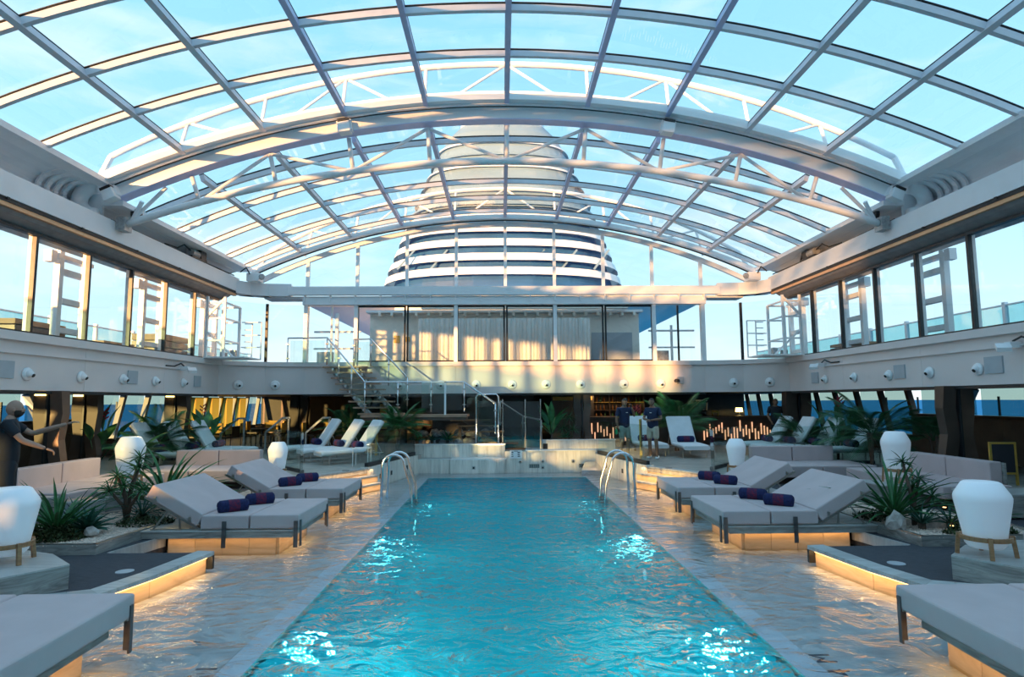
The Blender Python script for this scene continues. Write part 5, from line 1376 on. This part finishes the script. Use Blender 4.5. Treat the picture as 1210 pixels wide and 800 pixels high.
def broad(loc, lab, n=9, ln=.7, w=.22, stalk=.6, m=leafm, seed=4, pmin=.8, flowers=0, h0=0):
    t = thing('broad_leaved_plant', lab, 'plant', loc); rnd = random.Random(seed); key = (ln, w, stalk, m.name)
    if key not in BR: BR[key] = [broadleaf_mesh(ln, w, stalk, m), broadleaf_mesh(ln * .85, w, stalk * .7, m, 1.0), broadleaf_mesh(ln, w * .85, stalk * 1.2, m, .4)]
    G().tube([(0, 0, -.01), (0, 0, h0 + .1)], .04, 7).build('stem', trunk, t)
    for i in range(n):
        o = link('leaf', BR[key][rnd.randrange(3)], t); az = i * 2.39996 + rnd.uniform(-.3, .3); p = rnd.uniform(pmin, 1.5)
        o.matrix_local = Matrix.Translation((0, 0, h0)) @ Matrix.Rotation(az, 4, 'Z') @ Matrix.Rotation(-p, 4, 'Y')
    for i in range(flowers):
        x, y = rnd.uniform(-.2, .2), rnd.uniform(-.15, .15); zt = h0 + stalk + ln * rnd.uniform(.5, .9)
        G().tube([(0, 0, h0), (x, y, zt)], .010, 5).build('flower_stalk', leafm, t)
        f = G()
        for k in range(5): f.bar((x, y, zt + k * .05), (x + (-1) ** k * .09, y, zt + .07 + k * .05), .02, .03)
        o = f.build('flower', flowr, t); o['kind'] = 'stuff'
    return t
def ground(loc, rx, ry, h, lab, m=moss, n=1600, seed=5, lf=.05):
    g = G(); rnd = random.Random(seed)
    for i in range(n):
        a = rnd.uniform(0, 2 * PI); q = math.sqrt(rnd.random()); x, y = q * rx * math.cos(a), q * ry * math.sin(a); z = rnd.uniform(.0, h) * (1 - q * q) + .005
        b_ = rnd.uniform(0, 2 * PI); L_ = lf * 1.35 * rnd.uniform(.6, 1.3); d = Vector((math.cos(b_), math.sin(b_), rnd.uniform(.2, 1.2))).normalized() * L_; sd_ = Vector((-math.sin(b_), math.cos(b_), 0)) * L_ * .22
        p = Vector((x, y, z)); g.add([p - sd_, p + sd_, p + d], [(0, 1, 2)])
    o = g.build('groundcover', m); o.location = loc; tag(o, lab, 'groundcover', kind='stuff'); return o
GZ = CP + .117
# left planter
spiky((-6.45, 8.95, GZ), 'tall spiky plant with upright blades beside the left foreground lantern', 34, .85, .065, leafm, 1, .5, .5)
ground((-6.45, 8.88, GZ), .45, .32, .22, 'brown-green groundcover at the front of the left planter')
spiky((-6.15, 9.15, GZ), 'low blue-green rosette in front of the small tree, left planter', 30, .42, .10, leafb, 7, .3, .1)
treelet((-6.1, 10.0, GZ), 'small branching plant with dark rosettes in the left planter', ((-.18, 0, .72), (.12, .05, .85), (.28, -.1, .52), (-.02, -.1, .58), (.10, .1, 1.0), (-.3, 0, .5)), .24, 2, leafm)
spiky((-5.95, 10.15, GZ), 'arching grassy rosette right of the small tree, left planter', 44, .62, .030, leafb, 9, 1.3, .15)
ground((-5.75, 9.9, GZ), .42, .35, .12, 'dark groundcover around the arching rosette in the left planter', moss, 600, 8)
spiky((-6.05, 11.0, GZ), 'large spiky plant with long green blades behind the left daybed backrest', 60, 1.35, .075, leafm, 11, 1.0, .35)
spiky((-6.7, 9.7, GZ), 'medium blue-green grassy plant at the back of the left planter', 30, .55, .035, leafb, 13, 1.0, .2)
# right planter
spiky((5.85, 9.45, GZ), 'large spiky plant with long green blades behind the right daybed backrest', 60, 1.15, .065, leafm, 21, .8, .35)
ground((5.72, 9.75, GZ), .30, .30, .14, 'brown groundcover at the foot of the large right spiky plant', moss, 500, 6)
treelet((6.02, 9.25, GZ), 'small branching plant with dark rosettes in the right planter', ((.05, .05, .55), (.30, 0, .42), (-.05, .1, .92), (.18, .1, .66)), .22, 23, leafd)
spiky((5.95, 8.98, GZ), 'dark spiky rosette between the rocks in the right planter', 30, .42, .04, leafb, 24, .5, .3)
spiky((6.35, 8.95, GZ), 'small dark rosette beside the warm uplight in the right planter', 24, .36, .04, leafb, 25, .6, .2)
spiky((6.70, 8.9, GZ), 'broad-bladed agave just left of the right foreground lantern', 22, .55, .075, leafm, 26, .4, .35)
ground((6.55, 8.66, GZ), .52, .2, .18, 'brown groundcover at the front of the right planter by the lantern', moss, 800, 16)
# behind
palm((-9.6, 17.2, DK), 'dark palm behind the left white loungers', 24, 1.2, .6, leafd, 31, pmin=-.1)
broad((-9.1, 18.9, DK), 'glossy broad-leaved plant with red flowers right of the left palm', 8, .62, .28, .75, leafm, 32, .9, 1, .15)
broad((-10.2, 15.5, DK), 'broad-leaved plant with red flowers at the far left, behind the lantern', 10, .7, .24, .75, leafd, 33, .7, 2, .15)
palm((-8.85, 14.9, DK), 'small dark palm in front of the lit left columns', 10, .9, .5, leafd, 34)
palm((-5.35, 21.0, DK), 'feathery palm left of the staircase foot', 24, 1.15, .75, leafd, 35, pmin=0)
palm((-3.38, 19.15, DK), 'bright green palm before the staircase landing', 24, 1.0, .85, leafm, 36, pmin=-.2)
spiky((-2.95, 20.45, .86), 'low dark spiky plant on the tiled ledge, left of the rockery', 28, .45, .05, leafd, 37)
spiky((-1.95, 20.45, .86), 'low dark spiky plant under the stair landing', 34, .5, .07, leafd, 38)
spiky((-2.45, 20.4, .86), 'small dark spiky plant in the middle of the ledge planting', 24, .35, .05, leafd, 39)
broad((1.55, 20.95, .9), 'tall banana-like plant behind the pool end wall', 12, .85, .26, .35, leafm, 40, .7, 0, .15)
treelet((2.15, 20.9, .9), 'spiky-headed plant right of the banana-like plant', ((0, 0, .75), (.12, 0, .35), (-.2, 0, .4)), .36, 41, leafd, 30)
spiky((2.0, 20.8, .9), 'low green spiky plant between the pool end wall and brown column', 26, .4, .05, leafd, 42)
palm((5.75, 20.6, DK), 'large feathery palm right of the two crewmen', 26, 1.35, .75, leafm, 43)
broad((4.35, 20.8, DK), 'plant with lime leaves and flowers between the two crewmen', 8, .6, .15, .8, leafl, 44, .9, 2, .1)
palm((9.2, 15.4, DK), 'tall feathery palm behind the right lantern, taller of the pair', 34, 1.3, .75, leafd, 45, pmin=-.2)
palm((8.9, 18.2, DK), 'dark palm behind the right white loungers', 26, 1.2, .5, leafd, 46, pmin=-.1)
broad((9.35, 17.3, DK), 'broad-leaved plant with red flowers between the two right palms', 9, .6, .16, .9, leafd, 47, .8, 2, .15)
palm((10.2, 14.6, DK), 'small dark palm left of the right brown column', 12, 1.0, .7, leafd, 48)

# ================================================================ people
def skinmesh(name, verts, edges, radii, m, parent=None, sub=2, root=0):
    me = bpy.data.meshes.new('tmp'); me.from_pydata([tuple(v) for v in verts], edges, []); o = bpy.data.objects.new('tmp', me); C.objects.link(o)
    md = o.modifiers.new('s', 'SKIN'); 
    for i, r_ in enumerate(radii):
        sv = me.skin_vertices[0].data[i]; sv.radius = (r_, r_) if not isinstance(r_, tuple) else r_; sv.use_root = (i == root)
    md.use_smooth_shade = True
    sb = o.modifiers.new('d', 'SUBSURF'); sb.levels = sub; sb.render_levels = sub
    dg = bpy.context.evaluated_depsgraph_get(); ev = o.evaluated_get(dg); me2 = bpy.data.meshes.new_from_object(ev); bpy.data.objects.remove(o)
    me2.materials.clear(); me2.materials.append(m); me2.name = name
    me2.polygons.foreach_set('use_smooth', [True] * len(me2.polygons)); return me2
def merge(meshes, name, m):
    bm = bmesh.new()
    for me in meshes: bm.from_mesh(me)
    out_ = bpy.data.meshes.new(name); bm.to_mesh(out_); bm.free(); out_.materials.append(m); out_.polygons.foreach_set('use_smooth', [True] * len(out_.polygons)); return out_
def headmesh(c, yaw, pitch, m, h=.235):
    """face looks along local -y before yaw"""
    bm = bmesh.new(); bmesh.ops.create_uvsphere(bm, u_segments=28, v_segments=20, radius=1)
    for v in bm.verts:
        x, y, z = v.co
        wx = .076 * (1 - .22 * max(0, -z) ** 1.5); wy = .098 * (1 - .10 * max(0, -z))
        nx, ny, nz = x * wx, y * wy, z * h / 2
        if y < 0: ny -= .018 * max(0, -z) * (1 - abs(x))                 # jaw forward
        if y < -.5 and abs(x) < .28 and -.35 < z < .18: ny -= .026 * (1 - abs(x) / .28) * (1 - abs(z + .18) / .30 if abs(z + .18) < .30 else 0)  # nose
        if y < -.3 and .12 < abs(x) < .5 and .0 < z < .25: ny += .010      # eye sockets
        if y < -.5 and abs(x) < .35 and -.52 < z < -.42: ny -= .007       # lips
        v.co = (nx, ny, nz)
    for sx in (-1, 1):
        r_ = bmesh.ops.create_uvsphere(bm, u_segments=8, v_segments=6, radius=1)
        for v in r_['verts']: v.co = Vector((sx * .076 + v.co.x * .012, .005 + v.co.y * .022, -.01 + v.co.z * .034))
    M = Matrix.Translation(c) @ Matrix.Rotation(yaw, 4, 'Z') @ Matrix.Rotation(pitch, 4, 'X')
    bmesh.ops.transform(bm, matrix=M, verts=bm.verts); me = bpy.data.meshes.new('head'); bm.to_mesh(me); bm.free(); me.materials.append(m); return me, M
def hairmesh(M, m, h=.235, k=1.06, cut=.12, lo=-.3):
    bm = bmesh.new(); bmesh.ops.create_uvsphere(bm, u_segments=24, v_segments=18, radius=1)
    dl = [v for v in bm.verts if (v.co.y < .15 and v.co.z < .42 + max(0, -v.co.y) * .3) or v.co.z < lo]
    bmesh.ops.delete(bm, geom=dl, context='VERTS')
    for v in bm.verts: v.co = Vector((v.co.x * .082 * k, v.co.y * .104 * k, v.co.z * h / 2 * k))
    bmesh.ops.transform(bm, matrix=M, verts=bm.verts); me = bpy.data.meshes.new('hair'); bm.to_mesh(me); bm.free(); me.materials.append(m); return me
def hand(w, d, up, m, curl=.5, k=1.0):
    """w wrist point, d direction, up palm-back normal -> list of meshes"""
    d = Vector(d).normalized(); up = Vector(up); up = (up - d * up.dot(d)).normalized(); sx = d.cross(up)
    V = [w, w + d * .045 * k, w + d * .085 * k]; E = [(0, 1), (1, 2)]; R = [(.026, .02), (.036, .016), (.036, .014)]
    for i, (off, L_) in enumerate(((-.030, .062), (-.010, .072), (.010, .067), (.028, .052))):
        b0 = w + d * .085 * k + sx * off * k; c1 = (d * math.cos(curl * .6) - up * math.sin(curl * .6)); c2 = (d * math.cos(curl * 1.6) - up * math.sin(curl * 1.6))
        n = len(V); V += [b0, b0 + c1 * L_ * .5 * k, b0 + c1 * L_ * .5 * k + c2 * L_ * .5 * k]; E += [(2, n), (n, n + 1), (n + 1, n + 2)]; R += [.0095, .009, .008]
    n = len(V); t0 = w + d * .03 * k - sx * .03 * k; V += [t0, t0 + (d * .6 - sx * .7) * .045 * k, t0 + (d * .6 - sx * .7) * .045 * k + (d - sx * .2) * .03 * k]; E += [(1, n), (n, n + 1), (n + 1, n + 2)]; R += [.012, .010, .009]
    return skinmesh('hand', V, E, R, m, sub=1)
def person(loc, rz, lab, skinm, top, bottom, shoe, hairm, J, shorts=True, bald=False, hat=False, sleeve=.55, headyaw=0, headpitch=0, H=1.75):
    """J: dict with elbow/hand targets for L and R arms, local coords, facing -y, z from feet"""
    t = thing('person', lab, 'person', loc, rz)
    k = H / 1.75
    hip = .93 * k; sh = 1.43 * k; nk = 1.50 * k
    V = [(0, 0, hip), (0, -.005, 1.12 * k), (0, 0, 1.30 * k), (0, .01, 1.42 * k), (0, 0, nk), (0, -.015, nk + .07)]
    E = [(0, 1), (1, 2), (2, 3), (3, 4), (4, 5)]; R = [(.130, .098), (.118, .088), (.142, .098), (.11, .08), (.058, .058), (.055, .055)]
    meshes = []
    for sx, key in ((-1, 'R'), (1, 'L')):
        shp = Vector((sx * .185, .01, sh)); el, ha = Vector(J[key][0]), Vector(J[key][1])
        n = len(V); V += [shp, el, el.lerp(ha, .4), ha]; E += [(3, n), (n, n + 1), (n + 1, n + 2), (n + 2, n + 3)]; R += [.058, .040, .040, .025]
        up = J[key][2] if len(J[key]) > 2 else (sx, 0, .2)
        meshes.append(hand(ha, (ha - el), up, skinm, J[key][3] if len(J[key]) > 3 else .5, k))
        kn = Vector((sx * .105, J.get('kn' + key, -.02), .50 * k)); an = Vector((sx * .115, J.get('an' + key, .03), .085))
        n = len(V); V += [(sx * .095, 0, hip - .06), (sx * .10, -.01, .70 * k), kn, kn.lerp(an, .35), an, an + Vector((sx * .03, -.15, -.045))]
        E += [(0, n), (n, n + 1), (n + 1, n + 2), (n + 2, n + 3), (n + 3, n + 4), (n + 4, n + 5)]; R += [.095, .080, .057, .058, .038, .035]
    body = skinmesh('body', V, E, R, skinm)
    hm, M = headmesh(Vector((0, -.035, H - .118)), headyaw, headpitch, skinm)
    link('body', merge([body, hm] + meshes, 'body', skinm), t)
    if not bald: link('hair', hairmesh(M, hairm), t, )
    for sx in (-1, 1):
        q = M @ Vector((sx * .030, -.086, .012)); G().lathe([(.002, -.006), (.009, 0), (.002, .006)], 8, tuple(q)).build('eye', dark, t)
    # shirt
    V = [(0, 0, hip - .13), (0, -.005, 1.08 * k), (0, 0, 1.30 * k), (0, .01, 1.425 * k), (0, 0, 1.485 * k)]; E = [(0, 1), (1, 2), (2, 3), (3, 4)]; R = [(.192, .150), (.170, .134), (.190, .136), (.145, .108), (.072, .068)]
    for sx, key in ((-1, 'R'), (1, 'L')):
        shp = Vector((sx * .185, .01, sh)); el = Vector(J[key][0]); n = len(V); V += [shp, shp.lerp(el, sleeve), shp.lerp(el, sleeve + .12)]; E += [(3, n), (n, n + 1), (n + 1, n + 2)]; R += [.078, .066, .064]
    link('shirt', skinmesh('shirt', V, E, R, top), t)
    # shorts / trousers
    V = [(0, 0, hip + .10), (0, 0, hip - .06)]; E = [(0, 1)]; R = [(.150, .115), (.172, .135)]
    for sx, key in ((-1, 'R'), (1, 'L')):
        kn = Vector((sx * .105, J.get('kn' + key, -.02), .50 * k)); an = Vector((sx * .115, J.get('an' + key, .03), .085)); n = len(V)
        V += [(sx * .095, 0, hip - .10), (sx * .10, -.01, .70 * k), (kn.x, kn.y, .55 * k)]; E += [(1, n), (n, n + 1), (n + 1, n + 2)]; R += [.110, .100, .092]
        if not shorts:
            n = len(V); V += [kn.lerp(an, .5), an]; E += [(n - 1, n), (n, n + 1)]; R += [.075, .062]
    link('shorts' if shorts else 'trousers', skinmesh('shorts', V, E, R, bottom), t)
    for sx, key in ((-1, 'R'), (1, 'L')):
        an = Vector((sx * .115, J.get('an' + key, .03), .085))
        link('shoe', skinmesh('shoe', [an + Vector((0, .03, -.025)), an + Vector((sx * .01, -.03, -.035)), an + Vector((sx * .03, -.17, -.045)), an + Vector((0, .01, .04))], [(0, 1), (1, 2), (0, 3)], [.048, .050, .040, .042], shoe, sub=1), t)
    G().box(-.02, .05, -.14, -.135, 1.33 * k, 1.345 * k).build('shirt_emblem', white, t) if top is shirtn else None
    return t, M
# left man: in profile, facing right, arm stretched forward
p1, M1 = person((-6.85, 8.5, DK), PI / 2 + .55, 'bald bearded man in black at the far left, pointing right', skin1, shirtb, shirtb, dark, hair,
    {'R': ((-.24, -.16, 1.22), (-.20, -.42, 1.10), (0, 0, 1), .8), 'L': ((.23, -.22, 1.29), (.12, -.62, 1.42), (0, 0, 1), .4)}, shorts=False, bald=True, H=1.76)
bm = bmesh.new(); bmesh.ops.create_uvsphere(bm, u_segments=24, v_segments=18, radius=1)
bmesh.ops.delete(bm, geom=[v for v in bm.verts if v.co.z > -.12 - .25 * max(0, -v.co.y - .55) or v.co.y > .12], context='VERTS')
for v in bm.verts: v.co = Vector((v.co.x * .076 * 1.04, v.co.y * .112 * 1.05 - .010 * max(0, -v.co.z), v.co.z * .235 / 2 * 1.07))
bmesh.ops.transform(bm, matrix=M1, verts=bm.verts); me = bpy.data.meshes.new('beard'); bm.to_mesh(me); bm.free(); me.materials.append(beardm); link('beard', me, p1)
p2, M2 = person((3.52, 18.35, DK), .35, 'crewman in navy polo holding a green bottle, left of the pair', skin2, shirtn, sage, shoew, hair,
    {'R': ((-.27, .0, 1.12), (-.26, -.06, .88), (-1, 0, .2), .9), 'L': ((.30, -.10, 1.22), (.16, -.16, 1.50), (1, 0, 0), 1.2)}, headpitch=.35, headyaw=.1)
p3, M3 = person((4.25, 17.85, DK), -.75, 'crewman in navy polo and beige shorts standing right of the pair', skin2, shirtn, khaki, shoew, hair,
    {'R': ((-.25, -.08, 1.16), (-.02, -.26, 1.14), (0, 0, 1), .8), 'L': ((.27, .03, 1.16), (.06, -.24, 1.12), (0, 0, 1), .8)}, headpitch=.1)
p4, M4 = person((9.25, 20.9, DK), -.2, 'dark silhouetted person standing beside the far right sea windows', skin2, shirtb, shirtb, dark, hair,
    {'R': ((-.26, .0, 1.14), (-.20, -.15, .95)), 'L': ((.26, .0, 1.14), (.20, -.15, .95))}, shorts=False, H=1.72)
t = thing('spray_bottle', 'green spray bottle held low by the left crewman', 'bottle', (3.24, 18.16, DK + .76))
G().lathe([(.035, -.06), (.045, -.04), (.045, .05), (.015, .09), (.015, .12)], 12).build('bottle_body', greenp, t); G().box(-.06, .02, -.015, .015, .12, .15).build('trigger_head', leafm, t)
# upper deck block carrying the funnel, so that it stands on the ship
tag(struct('upper_deck', G().box(-6.2, 6.2, 34.3, 58, SI - .1, 7.6).box(-11, 11, 34.3, 58, 7.6, 8.0), cream), 'pale upper deckhouse carrying the funnel', 'deck')
